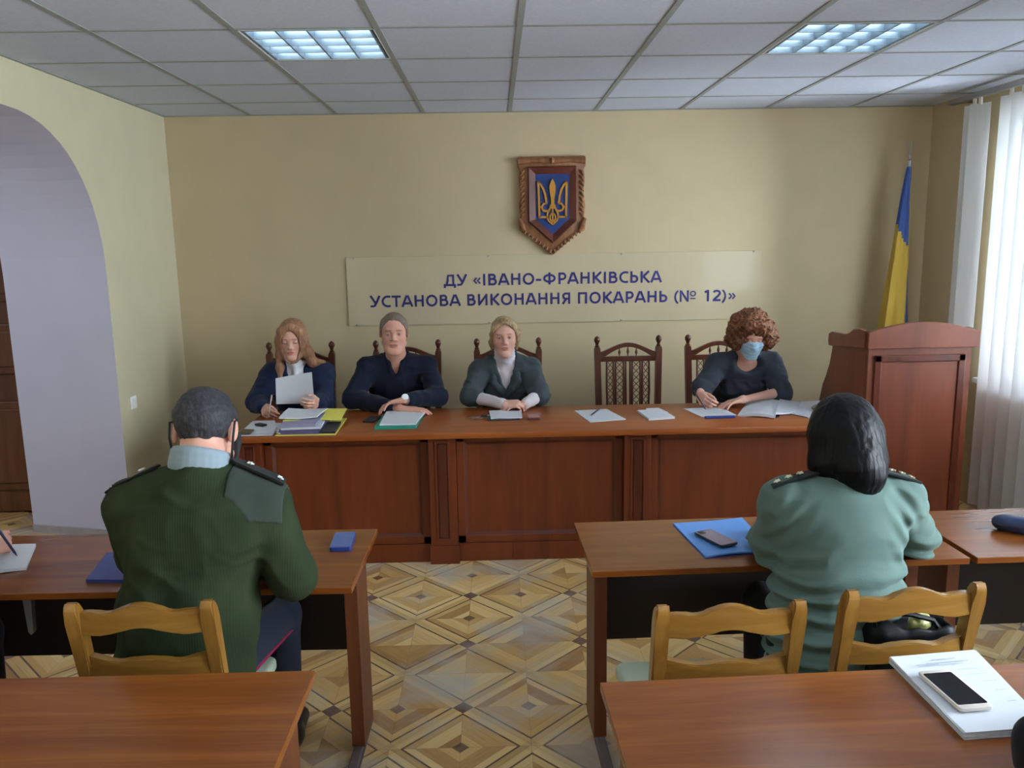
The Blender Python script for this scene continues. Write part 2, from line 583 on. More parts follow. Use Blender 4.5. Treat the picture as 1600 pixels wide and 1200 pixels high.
# ================================================================ ceiling lights
def emit(name, col, strength):
    t = NT(name)
    t.set(Base_Color=(0.9, 0.9, 0.9))
    t.b.inputs['Emission Color'].default_value = (*col, 1)
    t.b.inputs['Emission Strength'].default_value = strength
    return t.m
M['tube'] = emit('lit_fluorescent_tube', (0.80, 0.93, 1.0), LAMP)
M['alu'] = plain('bright_louvre_aluminium', (0.20, 0.26, 0.32), 0.35, metal=0.5, var=0.03)
M['tray'] = plain('white_lamp_tray', (0.75, 0.80, 0.84), 0.35)
LN = ['square louvred ceiling light above the left side of the desk', 'square louvred ceiling light nearest the window blinds']
def ceiling_light(i, j, label):
    x0, x1, y0, y1 = GX[i]+0.013, GX[i+1]-0.013, GY[j]+0.010, GY[j+1]-0.010
    o = ((x0+x1)/2, (y0+y1)/2, ZC)
    t = thing('ceiling_light', label, 'ceiling light', o, 0, 'louvred ceiling lights')
    m = MB(o)
    H = 0.085
    m.box(x0, x1, y0, y1, ZC+H, ZC+H+0.01)
    for a, b_, c_, d_ in ((x0, x0+0.006, y0, y1), (x1-0.006, x1, y0, y1), (x0, x1, y0, y0+0.006), (x0, x1, y1-0.006, y1)):
        m.box(a, b_, c_, d_, ZC-0.004, ZC+H)
    m.build('lamp_tray', M['tray'], t)
    m = MB(o)
    for k in range(5):
        yy = y0+0.02+(y1-y0-0.04)*k/4
        m.prism([(yy-0.007, ZC+0.030), (yy+0.007, ZC+0.030), (yy+0.003, ZC-0.003), (yy-0.003, ZC-0.003)], lambda a, b_, d: (d, a, b_), x0+0.01, x1-0.01)
        xx = x0+0.02+(x1-x0-0.04)*k/4
        m.prism([(xx-0.012, ZC+0.046), (xx+0.012, ZC+0.046), (xx+0.004, ZC-0.0025), (xx-0.004, ZC-0.0025)], lambda a, b_, d: (a, d, b_), y0+0.01, y1-0.01)
    m.build('louvre', M['alu'], t)
    for k in range(4):
        yy = y0+0.02+(y1-y0-0.04)*(k+0.5)/4
        m = MB(o)
        m.tube([(x0+0.02, yy, ZC+0.031), (x1-0.02, yy, ZC+0.031)], 0.013, 10)
        m.build('fluorescent_tube', M['tube'], t)
    return t
for n, (i, j) in enumerate(LIGHT_CELLS):
    ceiling_light(i, j, LN[n] if n < 2 else ['square louvred ceiling light over the left aisle tables', 'square louvred ceiling light over the right front tables',
                  'rear left square louvred ceiling light', 'rear right square louvred ceiling light'][n-2])

# unseen fill lamp added in the hall to brighten the arch jamb
t = thing('hall_fill_light', 'unseen flat square fill light added to brighten the hall behind the arch', 'ceiling light', (-3.55, 3.7, ZC))
m = MB()
m.box(-0.3, 0.3, -0.3, 0.3, -0.05, -0.001, 0.01)
m.build('fill_light_housing', M['tray'], t)
m = MB()
m.box(-0.27, 0.27, -0.27, 0.27, -0.058, -0.05, 0.004)
m.build('diffuser', emit('hall_fill_diffuser', (0.92, 0.94, 1.0), 13.0), t)

# ================================================================ vertical blinds
def slat_mat():
    t = NT('white_blind_fabric')
    d = t.n('ShaderNodeBsdfDiffuse')
    tl = t.n('ShaderNodeBsdfTranslucent')
    c = t.ramp(t.noise(t.map(t.obj(), (60, 60, 2)), 1.0, 2), [(0.3, (0.80, 0.80, 0.78)), (0.7, (0.86, 0.86, 0.84))])
    t.put(d.inputs[0], c)
    tl.inputs[0].default_value = (0.72, 0.74, 0.76, 1)
    mx = t.n('ShaderNodeMixShader')
    mx.inputs[0].default_value = 0.38
    t.t.links.new(d.outputs[0], mx.inputs[1])
    t.t.links.new(tl.outputs[0], mx.inputs[2])
    t.t.links.new(mx.outputs[0], t.out.inputs[0])
    return t.m
M['slat'] = slat_mat()
def blinds(label, ys, x, z0, z1, ang, track, group='white vertical blinds'):
    o = (x, (track[0]+track[1])/2, 0)
    t = thing('vertical_blind', label, 'blinds', o, 0, group)
    m = MB(o)
    m.box(x-0.022, x+0.022, track[0], track[1], z1+0.035, z1+0.065, 0.004)
    for yy in np.arange(track[0]+0.1, track[1], 0.9):
        m.box(x-0.01, x+0.115, yy-0.012, yy+0.012, z1+0.045, z1+0.06)
    m.build('track', M['steel'], t)
    for k, yy in enumerate(ys):
        m = MB(o)
        a = ang+random.uniform(-0.10, 0.10)
        hw = 0.0635
        P = []
        for q in range(7):
            s_ = (q/6-0.5)*2
            bow = 0.008*(1-s_*s_)
            P.append((x+math.cos(a)*bow+math.sin(a)*s_*hw, yy+math.cos(a)*s_*hw-math.sin(a)*bow))
        Q = [(p[0]+math.cos(a)*0.0012, p[1]-math.sin(a)*0.0012) for p in P[::-1]]
        m.prism(P+Q, lambda u, v, d: (u, v, d), z0, z1)
        s = m.build('slat', M['slat'], t, smooth=True)
        m = MB(o)
        m.box(x-0.006, x+0.006, yy-0.012, yy+0.012, z1-0.01, z1+0.036)
        m.build('slat_hanger', M['white'], s)
    return t
ys1 = [5.235, 5.170]+[4.865-0.114*k for k in range(20)]
blinds('white vertical fabric blinds hanging over the window behind the lectern', ys1, 3.0, 0.09, 2.565, -0.50, (2.65, 5.5))
ys2 = [1.95-0.112*k for k in range(16)]
blinds('white vertical blinds over the second window towards the rear', ys2, 3.0, 0.09, 2.565, -1.15, (0.05, 2.45))

# ================================================================ light switch
o = (XL, 5.045, 0.828)
t = thing('light_switch', 'small white light switch on the left wall past the arch', 'light switch', o)
m = MB(o)
m.box(XL, XL+0.010, 5.005, 5.085, 0.788, 0.868, 0.003)
m.build('switch_plate', M['white'], t)
m = MB(o)
m.box(XL+0.008, XL+0.017, 5.022, 5.068, 0.803, 0.853, 0.003)
m.build('rocker', M['white'], t)

# ================================================================ acrylic sign with lettering
def arc2(cx_, cy_, rx, ry, a0, a1, n=16):
    return [(cx_+rx*math.cos(math.radians(a0+(a1-a0)*k/n)), cy_+ry*math.sin(math.radians(a0+(a1-a0)*k/n))) for k in range(n+1)]
S_ = 0.185
H_ = S_/2
# glyphs drawn as strokes: advance width, list of centre lines
GLYPH = {
 'Д': (0.78, [[(0.20, 0.10), (0.27, 0.45), (0.29, 1-H_), (0.66, 1-H_)], [(0.60, 1.0), (0.60, 0.07)], [(0.03, H_-0.01), (0.75, H_-0.01)], [(0.09, 0.1), (0.09, -0.16)], [(0.70, 0.1), (0.70, -0.16)]]),
 'У': (0.68, [[(0.08, 1.0), (0.36, 0.36)], [(0.62, 1.0), (0.40, 0.34), (0.30, 0.12), (0.20, H_), (0.05, H_)]]),
 '«': (0.56, [[(0.26, 0.66), (0.10, 0.42), (0.26, 0.18)], [(0.47, 0.66), (0.31, 0.42), (0.47, 0.18)]]),
 '»': (0.56, [[(0.09, 0.66), (0.25, 0.42), (0.09, 0.18)], [(0.30, 0.66), (0.46, 0.42), (0.30, 0.18)]]),
 'І': (0.31, [[(0.155, 0), (0.155, 1)]]),
 'В': (0.66, [[(0.155, 0), (0.155, 1)], [(0.155, 1-H_), (0.30, 1-H_)]+arc2(0.32, 0.735, 0.165, 0.1825, 90, -90)+[(0.155, 0.5525)], [(0.155, 0.54), (0.34, 0.54)]+arc2(0.36, 0.311, 0.185, 0.229, 90, -90)+[(0.155, H_)]]),
 'А': (0.72, [[(0.06, 0), (0.335, 1.0)], [(0.66, 0), (0.385, 1.0)], [(0.18, 0.30), (0.54, 0.30)]]),
 'Н': (0.74, [[(0.155, 0), (0.155, 1)], [(0.585, 0), (0.585, 1)], [(0.155, 0.53), (0.585, 0.53)]]),
 'О': (0.80, [arc2(0.40, 0.5, 0.285, 0.425, 0, 360, 32)]),
 '-': (0.42, [[(0.05, 0.40), (0.37, 0.40)]]),
 'Ф': (0.90, [arc2(0.45, 0.52, 0.315, 0.29, 0, 360, 32), [(0.45, -0.02), (0.45, 1.02)]]),
 'Р': (0.62, [[(0.155, 0), (0.155, 1)], [(0.155, 1-H_), (0.31, 1-H_)]+arc2(0.33, 0.67, 0.18, 0.2475, 90, -90)+[(0.155, 0.4225)]]),
 'К': (0.68, [[(0.155, 0), (0.155, 1)], [(0.60, 1.0), (0.26, 0.53)], [(0.24, 0.56), (0.62, 0.0)]]),
 'С': (0.64, [arc2(0.44, 0.5, 0.325, 0.425, 62, 298, 22)]),
 'Ь': (0.62, [[(0.155, 0), (0.155, 1)], [(0.155, 0.59), (0.32, 0.59)]+arc2(0.33, 0.336, 0.18, 0.2535, 90, -90)+[(0.155, H_)]]),
 'Т': (0.62, [[(0.31, 0), (0.31, 1)], [(0.03, 1-H_), (0.59, 1-H_)]]),
 'И': (0.76, [[(0.155, 0), (0.155, 1)], [(0.605, 0), (0.605, 1)], [(0.16, 0.10), (0.60, 0.90)]]),
 'Я': (0.66, [[(0.50, 0), (0.50, 1)], [(0.50, 1-H_), (0.34, 1-H_)]+arc2(0.32, 0.685, 0.18, 0.2325, 90, 270)+[(0.50, 0.4525)], [(0.33, 0.45), (0.10, 0.0)]]),
 'П': (0.74, [[(0.155, 0), (0.155, 1)], [(0.585, 0), (0.585, 1)], [(0.155, 1-H_), (0.585, 1-H_)]]),
 '(': (0.36, [arc2(0.56, 0.42, 0.42, 0.66, 124, 236, 14)]),
 ')': (0.36, [arc2(-0.20, 0.42, 0.42, 0.66, 56, -56, 14)]),
 '№': (1.16, [[(0.13, 0), (0.13, 1)], [(0.13, 0.95), (0.56, 0.05)], [(0.56, 0), (0.56, 1)], arc2(0.88, 0.70, 0.15, 0.20, 0, 360, 20), [(0.72, 0.27), (1.04, 0.27)]]),
 '1': (0.60, [[(0.35, 0), (0.35, 1)], [(0.35, 0.94), (0.14, 0.80)]]),
 '2': (0.60, [arc2(0.28, 0.70, 0.20, 0.215, 160, -20, 14)+[(0.40, 0.50), (0.13, 0.16)], [(0.06, H_), (0.53, H_)]]),
 ' ': (0.30, []),
}
SX0, SX1, SZ0, SZ1 = -1.067, 1.928, 1.189, 1.682
o = ((SX0+SX1)/2, YB, SZ0)
t = thing('wall_sign', 'wide clear acrylic wall sign with dark blue Cyrillic lettering', 'sign', o)
M['acrylic'] = plain('glossy_cream_acrylic', (0.56, 0.48, 0.32), 0.04, 0.5, var=0.02, scale=3)
M['letters'] = plain('dark_blue_vinyl', s2l(44, 42, 112), 0.4)
m = MB(o)
m.box(SX0, SX1, YB-0.010, YB-0.003, SZ0, SZ1, 0.0015)
m.build('panel', M['acrylic'], t)
for xx in (SX0+0.055, SX0+1.02, SX0+1.98, SX1-0.055):
    for zz in (SZ0+0.008, SZ1-0.008):
        m = MB(o)
        m.lathe([(0.006, 0), (0.006, 0.009), (0.003, 0.013)], (xx, YB-0.003, zz), (0, -1, 0), 10)
        m.build('screw', M['steel'], t)
for body, xa, xb, zb, cap in (('ДУ «ІВАНО-ФРАНКІВСЬКА', -0.374, 1.210, 1.466, 0.083), ('УСТАНОВА ВИКОНАННЯ ПОКАРАНЬ (№ 12)»', -0.910, 1.757, 1.322, 0.083)):
    total = sum(GLYPH[q][0] for q in body)
    kx = (xb-xa)/total
    pen = 0.0
    for q in body:
        adv, strokes = GLYPH[q]
        m = MB(o)
        for nst, st in enumerate(strokes):
            closed = len(st) > 4 and abs(st[0][0]-st[-1][0])+abs(st[0][1]-st[-1][1]) < 1e-6
            wd = S_*(0.8 if q in '«»()№' else 1.0)*(0.65 if q == '№' and nst >= 3 else 1.0)
            Lp, Rp = [], []
            n = len(st)
            for i in range(n):
                p = Vector((st[i][0]*kx, st[i][1]*cap))
                if closed:
                    pa, pb = st[(i-1) % (n-1)], st[(i+1) % (n-1)]
                else:
                    pa, pb = st[max(0, i-1)], st[min(n-1, i+1)]
                d = (Vector((pb[0]*kx, pb[1]*cap))-Vector((pa[0]*kx, pa[1]*cap))).normalized()
                nn = Vector((-d.y, d.x))*wd*cap*0.5
                Lp.append(p+nn)
                Rp.append(p-nn)
            zt = 0.0118+0.0003*nst
            T_ = lambda v_, dd: (xa+pen*kx+v_.x, YB-dd, zb+v_.y)
            for i in range(n-1):
                quad = [Lp[i], Rp[i], Rp[i+1], Lp[i+1]]
                m.face([T_(v_, zt) for v_ in quad])
            rim = Lp+Rp[::-1] if not closed else None
            loops = [rim] if rim else [Lp[:-1], Rp[:-1]]
            for lp in loops:
                for i in range(len(lp)):
                    m.face([T_(lp[i], zt), T_(lp[(i+1) % len(lp)], zt), T_(lp[(i+1) % len(lp)], 0.0100), T_(lp[i], 0.0100)])
        if strokes:
            m.build('letter', M['letters'], t)
        pen += adv

# ================================================================ carved coat of arms
EX, EZ = 0.415, 2.08
o = (EX, YB, EZ)
t = thing('wall_emblem', 'carved wooden shield with gold trident on blue above the sign', 'emblem', o)
M['carve'] = wood('carved_light_oak', s2l(112, 70, 40), s2l(140, 92, 56), s2l(160, 112, 72), 'z', 0.5, 0.1, 3.0, 0.3)
M['mahog'] = wood('dark_red_bevel', s2l(78, 32, 20), s2l(94, 40, 26), s2l(106, 48, 30), 'z', 0.4, 0.1, 2.0, 0.2)
M['eblue'] = plain('cobalt_blue_enamel', s2l(22, 54, 114), 0.45)
M['gold'] = plain('gold_paint', s2l(196, 138, 52), 0.4, metal=0.2)
cx = 0.415
def pf(a, b, d):
    return (a, YB-d, b)
outer = [(0.172, 2.36), (0.655, 2.363), (0.655, 2.29), (0.640, 2.275), (0.648, 2.20), (0.640, 2.10), (0.652, 2.02), (0.640, 1.945), (0.655, 1.925), (0.650, 1.845), (0.585, 1.822), (0.520, 1.760), (0.415, 1.672),
         (0.310, 1.760), (0.245, 1.824), (0.180, 1.846), (0.176, 1.926), (0.190, 1.946), (0.180, 2.02), (0.190, 2.10), (0.182, 2.20), (0.190, 2.275), (0.173, 2.29)]
m = MB(o)
m.prism(poly_round(outer, 0.018, 3), pf, 0.0, 0.030, 0.006)
# carved relief: rolled scroll corners, leaves along the sides, beaded chevrons
for z in (2.328,):
    m.tube([(0.178, YB-0.032, z), (0.30, YB-0.036, z+0.006), (0.415, YB-0.038, z-0.002), (0.53, YB-0.036, z+0.006), (0.650, YB-0.032, z)], [0.022, 0.016, 0.02, 0.016, 0.022], 8)
for sx in (-1, 1):
    X = lambda q: cx+sx*q
    for k in range(9):
        z = 2.265-0.037*k
        m.tube([(X(0.195), YB-0.03, z), (X(0.212), YB-0.040, z-0.014), (X(0.226), YB-0.03, z-0.036)], [0.006, 0.010, 0.005], 7)
    m.tube([(X(0.235), YB-0.03, 1.93), (X(0.215), YB-0.042, 1.885), (X(0.20), YB-0.03, 1.85)], [0.012, 0.02, 0.012], 8)
    for k in range(8):
        u = k/7
        p = (X(0.195-0.18*u), YB-0.034, 1.838-0.135*u)
        m.tube([(p[0]-sx*0.006, p[1], p[2]+0.010), (p[0]+sx*0.004, p[1]-0.006, p[2]-0.012)], [0.009, 0.006], 7)
m.tube([(cx-0.03, YB-0.032, 2.335), (cx, YB-0.048, 2.33), (cx+0.03, YB-0.032, 2.335)], [0.012, 0.022, 0.012], 8)
m.build('carved_frame', M['carve'], t, smooth=True)
inn = [(0.244, 2.292), (0.590, 2.294), (0.590, 1.913), (0.418, 1.756), (0.244, 1.911)]
fld = [(0.298, 2.240), (0.538, 2.238), (0.536, 1.928), (0.418, 1.822), (0.299, 1.928)]
m = MB(o)
A = [m.v(pf(a, b, 0.030)) for a, b in inn]
B = [m.v(pf(a, b, 0.052)) for a, b in [(0.252, 2.284), (0.582, 2.286), (0.582, 1.917), (0.418, 1.767), (0.252, 1.915)]]
C_ = [m.v(pf(a, b, 0.036)) for a, b in fld]
for i in range(5):
    j = (i+1) % 5
    m.bm.faces.new((A[i], A[j], B[j], B[i]))
    m.bm.faces.new((B[i], B[j], C_[j], C_[i]))
m.build('bevelled_border', M['mahog'], t)
m = MB(o)
m.prism(fld, pf, 0.028, 0.037)
m.build('field', M['eblue'], t)
m = MB(o)
def E_(u, v):   # trident drawing coordinates
    return (cx+0.003+u, v)
def ribbon(pts, wd):
    n = len(pts)
    L_, R_ = [], []
    for i in range(n):
        a, b_ = Vector(pts[max(0, i-1)]), Vector(pts[min(n-1, i+1)])
        d = (b_-a).normalized()
        nn = Vector((-d.y, d.x))
        ww = wd if not isinstance(wd, (list, tuple)) else wd[i]
        p = Vector(pts[i])
        L_.append(tuple(p+nn*ww/2))
        R_.append(tuple(p-nn*ww/2))
    m.prism([E_(*q) for q in L_+R_[::-1]], pf, 0.036, 0.047)
for s in (-1, 1):
    k = lambda pts: [(s*a, b_) for a, b_ in pts]
    ribbon(k([(0.100, 2.190), (0.098, 2.10), (0.096, 2.02), (0.094, 1.935)]), 0.014)
    ribbon(k([(0.104, 2.188), (0.084, 2.168), (0.064, 2.135), (0.052, 2.095), (0.044, 2.042), (0.046, 2.030)]), [0.006, 0.013, 0.014, 0.014, 0.014, 0.012])
    ribbon(k([(0.043, 2.036), (0.062, 2.034), (0.074, 2.020), (0.076, 2.002), (0.066, 1.988), (0.050, 1.984), (0.030, 1.986)]), 0.013)
    ribbon(k([(0.076, 2.012), (0.092, 2.014)]), 0.010)
    ribbon(k([(0.100, 1.940), (0.070, 1.942), (0.036, 1.942)]), 0.014)
    ribbon(k([(0.010, 2.030), (0.020, 2.000), (0.036, 1.970), (0.040, 1.940), (0.028, 1.915), (0.0, 1.890)]), 0.012)
    ribbon(k([(0.000, 1.975), (0.018, 1.950), (0.020, 1.930), (0.0, 1.905)]), 0.009)
ribbon([(0, 2.0), (0, 1.895)], 0.010)
m.prism([E_(a, b_) for a, b_ in ((0, 2.205), (0.012, 2.185), (0.022, 2.155), (0.020, 2.115), (0.012, 2.07), (0.011, 2.03), (0.018, 2.0), (-0.018, 2.0), (-0.011, 2.03), (-0.012, 2.07), (-0.020, 2.115), (-0.022, 2.155), (-0.012, 2.185))], pf, 0.036, 0.050)
m.build('trident', M['gold'], t)

# ================================================================ flag on a pole in the corner
FX, FY = 2.86, 5.70
o = (FX, FY, 0)
t = thing('flag', 'furled blue and yellow flag on a pole in the corner behind the lectern', 'flag', o)
m = MB(o)
m.lathe([(0.16, 0), (0.16, 0.02), (0.05, 0.04), (0.025, 0.10), (0.018, 0.14)], (FX, FY, 0), n=24)
m.build('stand', M['steel'], t, smooth=True)
m = MB(o)
m.tube([(FX, FY, 0.05), (FX-0.012, FY, 2.27)], 0.013, 12)
m.build('pole', M['steel'], t, smooth=True)
m = MB(o)
m.lathe([(0.016, 0), (0.016, 0.02), (0.006, 0.03), (0.010, 0.045), (0.004, 0.06)], (FX-0.012, FY, 2.255), n=12)
for a in (-0.020, 0.0, 0.020):
    m.tube([(FX-0.012+a*0.3, FY, 2.31), (FX-0.012+a, FY, 2.34), (FX-0.012+a*0.9, FY, 2.40)], 0.003, 6)
m.build('finial', M['steel'], t)
def flag_mat():
    t = NT('flag_cloth')
    s = t.n('ShaderNodeUVMap').outputs[0]
    u = t.sep(s)[0]
    v = t.sep(s)[1]
    col = t.mix(t.math('GREATER_THAN', u, 0.5), s2l(44, 74, 138), s2l(182, 150, 48))
    t.set(Base_Color=col, Roughness=0.7)
    t.b.inputs['Sheen Weight'].default_value = 0.1
    return t.m
# the cloth hangs in folds from the pole: blue upper half at the top, yellow below, blue edge turning back at the fly
m = MB(o)
NU, NV = 44, 60
uvs = {}
def cloth_pt(a, z):
    """a 0..1 around the hanging bundle, z height"""
    k = (2.235-z)/1.1
    k = max(0, min(1.2, k))
    wdt = 0.020+0.120*k**0.85
    ang = a*2*PI
    fold = 1+0.16*math.sin(5*ang+1.5*k)+0.10*math.sin(9*ang-2.2*k)
    return (FX-0.010-wdt*0.36+wdt*0.62*math.cos(ang)*fold, FY-0.01+wdt*0.42*math.sin(ang)*fold, z)
g = [[m.v(cloth_pt(i/NU, 2.235-1.45*j/NV)) for j in range(NV+1)] for i in range(NU)]
uvl = m.bm.loops.layers.uv.new('UVMap')
def zone(i, j):
    """which colour: blue at the top and along the turned fly edge on the right, yellow elsewhere"""
    a = (i % NU)/NU
    z = 2.235-1.45*j/NV
    x = math.cos(a*2*PI)
    lim = 1.80-0.20*(x+0.2)*-1*0.4
    if z > 1.74+0.10*(-x):
        return 0.0 if x < 0.86 else 1.0
    if x > 0.55 and z < 1.55 - 0.1*(1-x):
        return 0.0
    return 1.0
for i in range(NU):
    for j in range(NV):
        ff = m.bm.faces.new((g[i][j], g[(i+1) % NU][j], g[(i+1) % NU][j+1], g[i][j+1]))
        zz = zone(i+0.5, j+0.5)
        for lp in ff.loops:
            lp[uvl].uv = (zz, 0)
m.build('cloth', flag_mat(), t, smooth=True, angle=1.2)

# ================================================================ lectern
LX0, LX1, LY0 = 2.062, 2.642, 4.45
o = (2.35, 4.75, 0)
t = thing('lectern', 'tall cherry wood lectern with arched crown beside the desk', 'lectern', o)
def fxz(a, b, d):
    return (a, d, b)
def fyz(a, b, d):
    return (d, a, b)
m = MB(o)
m.box(LX0, LX1, LY0, LY0+0.025, 0.0, 1.17, 0.002)
m.build('front_board', M['lectern'], t)
m = MB(o)
px0, px1, pz0, pz1 = LX0+0.055, LX1-0.055, 0.12, 1.10
for a, b_, c_, d_ in ((px0-0.02, px1+0.02, pz1-0.02, pz1+0.02), (px0-0.02, px1+0.02, pz0-0.02, pz0+0.02)):
    m.box(a, b_, LY0-0.012, LY0, c_, d_, 0.005)
for a in (px0, px1):
    m.box(a-0.02, a+0.02, LY0-0.012, LY0, pz0-0.02, pz1+0.02, 0.005)
m.build('panel_moulding', M['desk_dark'], t)
m = MB(o)
m.box(px0+0.02, px1-0.02, LY0-0.004, LY0+0.002, pz0+0.02, pz1-0.02, 0.002)
m.build('raised_panel', M['lectern'], t)
side = [(LY0+0.025, 0.0), (LY0+0.025, 1.19), (4.93, 1.19), (4.935, 1.10), (4.965, 1.00), (5.01, 0.92), (5.055, 0.855), (5.10, 0.74), (5.134, 0.65), (5.16, 0.50), (5.17, 0.0)]
for xa in (LX0, LX1-0.025):
    m = MB(o)
    m.prism(side, fyz, xa, xa+0.025)
    m.build('side_board', M['lectern'], t)
# crown: arched front apron and stepped, curved side aprons
arc = [(2.046, 1.160), (2.046, 1.250)]+[(2.046+0.62*k/16, 1.250+0.055*math.sin(PI*min(1, k/16*1.02))**0.9) for k in range(1, 16)]+[(2.666, 1.252), (2.666, 1.160)]
m = MB(o)
m.prism(arc, fxz, LY0-0.030, LY0, 0.003)
m.build('crown_front', M['lectern'], t)
sc = [(LY0, 1.160), (LY0, 1.256)]+[(4.53, 1.262), (4.60, 1.252), (4.655, 1.226), (4.70, 1.212), (4.80, 1.208), (4.90, 1.205), (4.945, 1.19), (4.95, 1.150), (4.94, 1.118), (4.90, 1.118), (4.60, 1.150)]
for xa in (LX0-0.024, LX1):
    m = MB(o)
    m.prism(sc, fyz, xa, xa+0.024, 0.003)
    m.build('crown_side', M['lectern'], t)
m = MB(o)
m.box(LX0+0.02, LX1-0.02, LY0+0.02, 4.90, 1.10, 1.125)
m.build('reading_shelf', M['lectern'], t)
m = MB(o)
m.box(LX0+0.022, LX1-0.022, LY0+0.025, 5.12, 0.42, 0.44)
m.build('inner_shelf', M['lectern'], t)

# ================================================================ long presidium desk
DX0, DX1, DYF, DYB, DH = -1.435, 2.03, 4.275, 4.95, 0.77
o = (0.30, 4.62, 0)
t = thing('panelled_desk', 'long cherry wood panelled desk facing the room below the sign', 'desk', o)
m = MB(o)
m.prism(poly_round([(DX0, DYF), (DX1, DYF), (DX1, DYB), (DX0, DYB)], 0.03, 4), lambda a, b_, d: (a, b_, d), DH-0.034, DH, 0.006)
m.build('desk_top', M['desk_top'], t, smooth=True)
m = MB(o)
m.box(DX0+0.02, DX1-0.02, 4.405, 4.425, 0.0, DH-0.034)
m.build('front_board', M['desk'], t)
for k, (a, b_) in enumerate(((-1.30, 0.07), (0.07, 1.92))):
    m = MB(o)
    m.box(a+0.0008, b_-0.0008, 4.385, 4.405, 0.0, 0.105, 0.001)
    m.build('plinth', M['desk'], t)
PIL = [(-1.43, -1.292), (-0.386, -0.236), (0.692, 0.842), (1.878, 2.022)]
for a, b_ in PIL:
    m = MB(o)
    m.box(a, b_, 4.35, 4.405, 0.108, DH-0.034, 0.003)
    m.box(a+0.035, a+0.046, 4.343, 4.35, 0.15, 0.70, 0.002)
    m.box(b_-0.046, b_-0.035, 4.343, 4.35, 0.15, 0.70, 0.002)
    m.box(a+0.035, b_-0.035, 4.343, 4.35, 0.70, 0.711, 0.002)
    m.box(a+0.035, b_-0.035, 4.343, 4.35, 0.139, 0.150, 0.002)
    pl = m.build('pilaster', M['desk'], t)
    m = MB(o)
    m.box(a-0.006, b_+0.006, 4.345, 4.405, 0.0, 0.108, 0.003)
    m.build('pilaster_base', M['desk'], pl)
    m = MB(o)
    m.prism([(a+0.048, 0.155), (b_-0.048, 0.155), (b_-0.048, 0.695), (a+0.048, 0.695)], fxz, 4.349, 4.342, 0.006, 1)
    m.build('pilaster_inlay', M['desk_dark'], pl)
PAN = [(-1.292, -0.386), (-0.236, 0.692), (0.842, 1.878)]
for a, b_ in PAN:
    a, b_ = a+0.001, b_-0.001
    m = MB(o)
    z0, z1 = 0.106, DH-0.035
    for q in ((a, a+0.045, z0, z1), (b_-0.045, b_, z0, z1), (a, b_, z0, z0+0.045), (a, b_, z1-0.045, z1)):
        m.box(q[0], q[1], 4.390, 4.406, q[2], q[3], 0.004)
    fr = m.build('panel_frame', M['desk'], t)
    m = MB(o)
    i0, i1, k0, k1 = a+0.045, b_-0.045, z0+0.045, z1-0.045
    A = [m.v((x, 4.390, z)) for x, z in ((i0, k0), (i1, k0), (i1, k1), (i0, k1))]
    B = [m.v((x, 4.403, z)) for x, z in ((i0+0.016, k0+0.016), (i1-0.016, k0+0.016), (i1-0.016, k1-0.016), (i0+0.016, k1-0.016))]
    for i in range(4):
        m.bm.faces.new((A[i], A[(i+1) % 4], B[(i+1) % 4], B[i]))
    m.build('panel_moulding', M['desk_dark'], fr)
for xa in (DX0+0.02, DX1-0.045):
    m = MB(o)
    m.box(xa, xa+0.025, 4.425, 4.88, 0.0, DH-0.034)
    m.build('end_board', M['desk'], t)
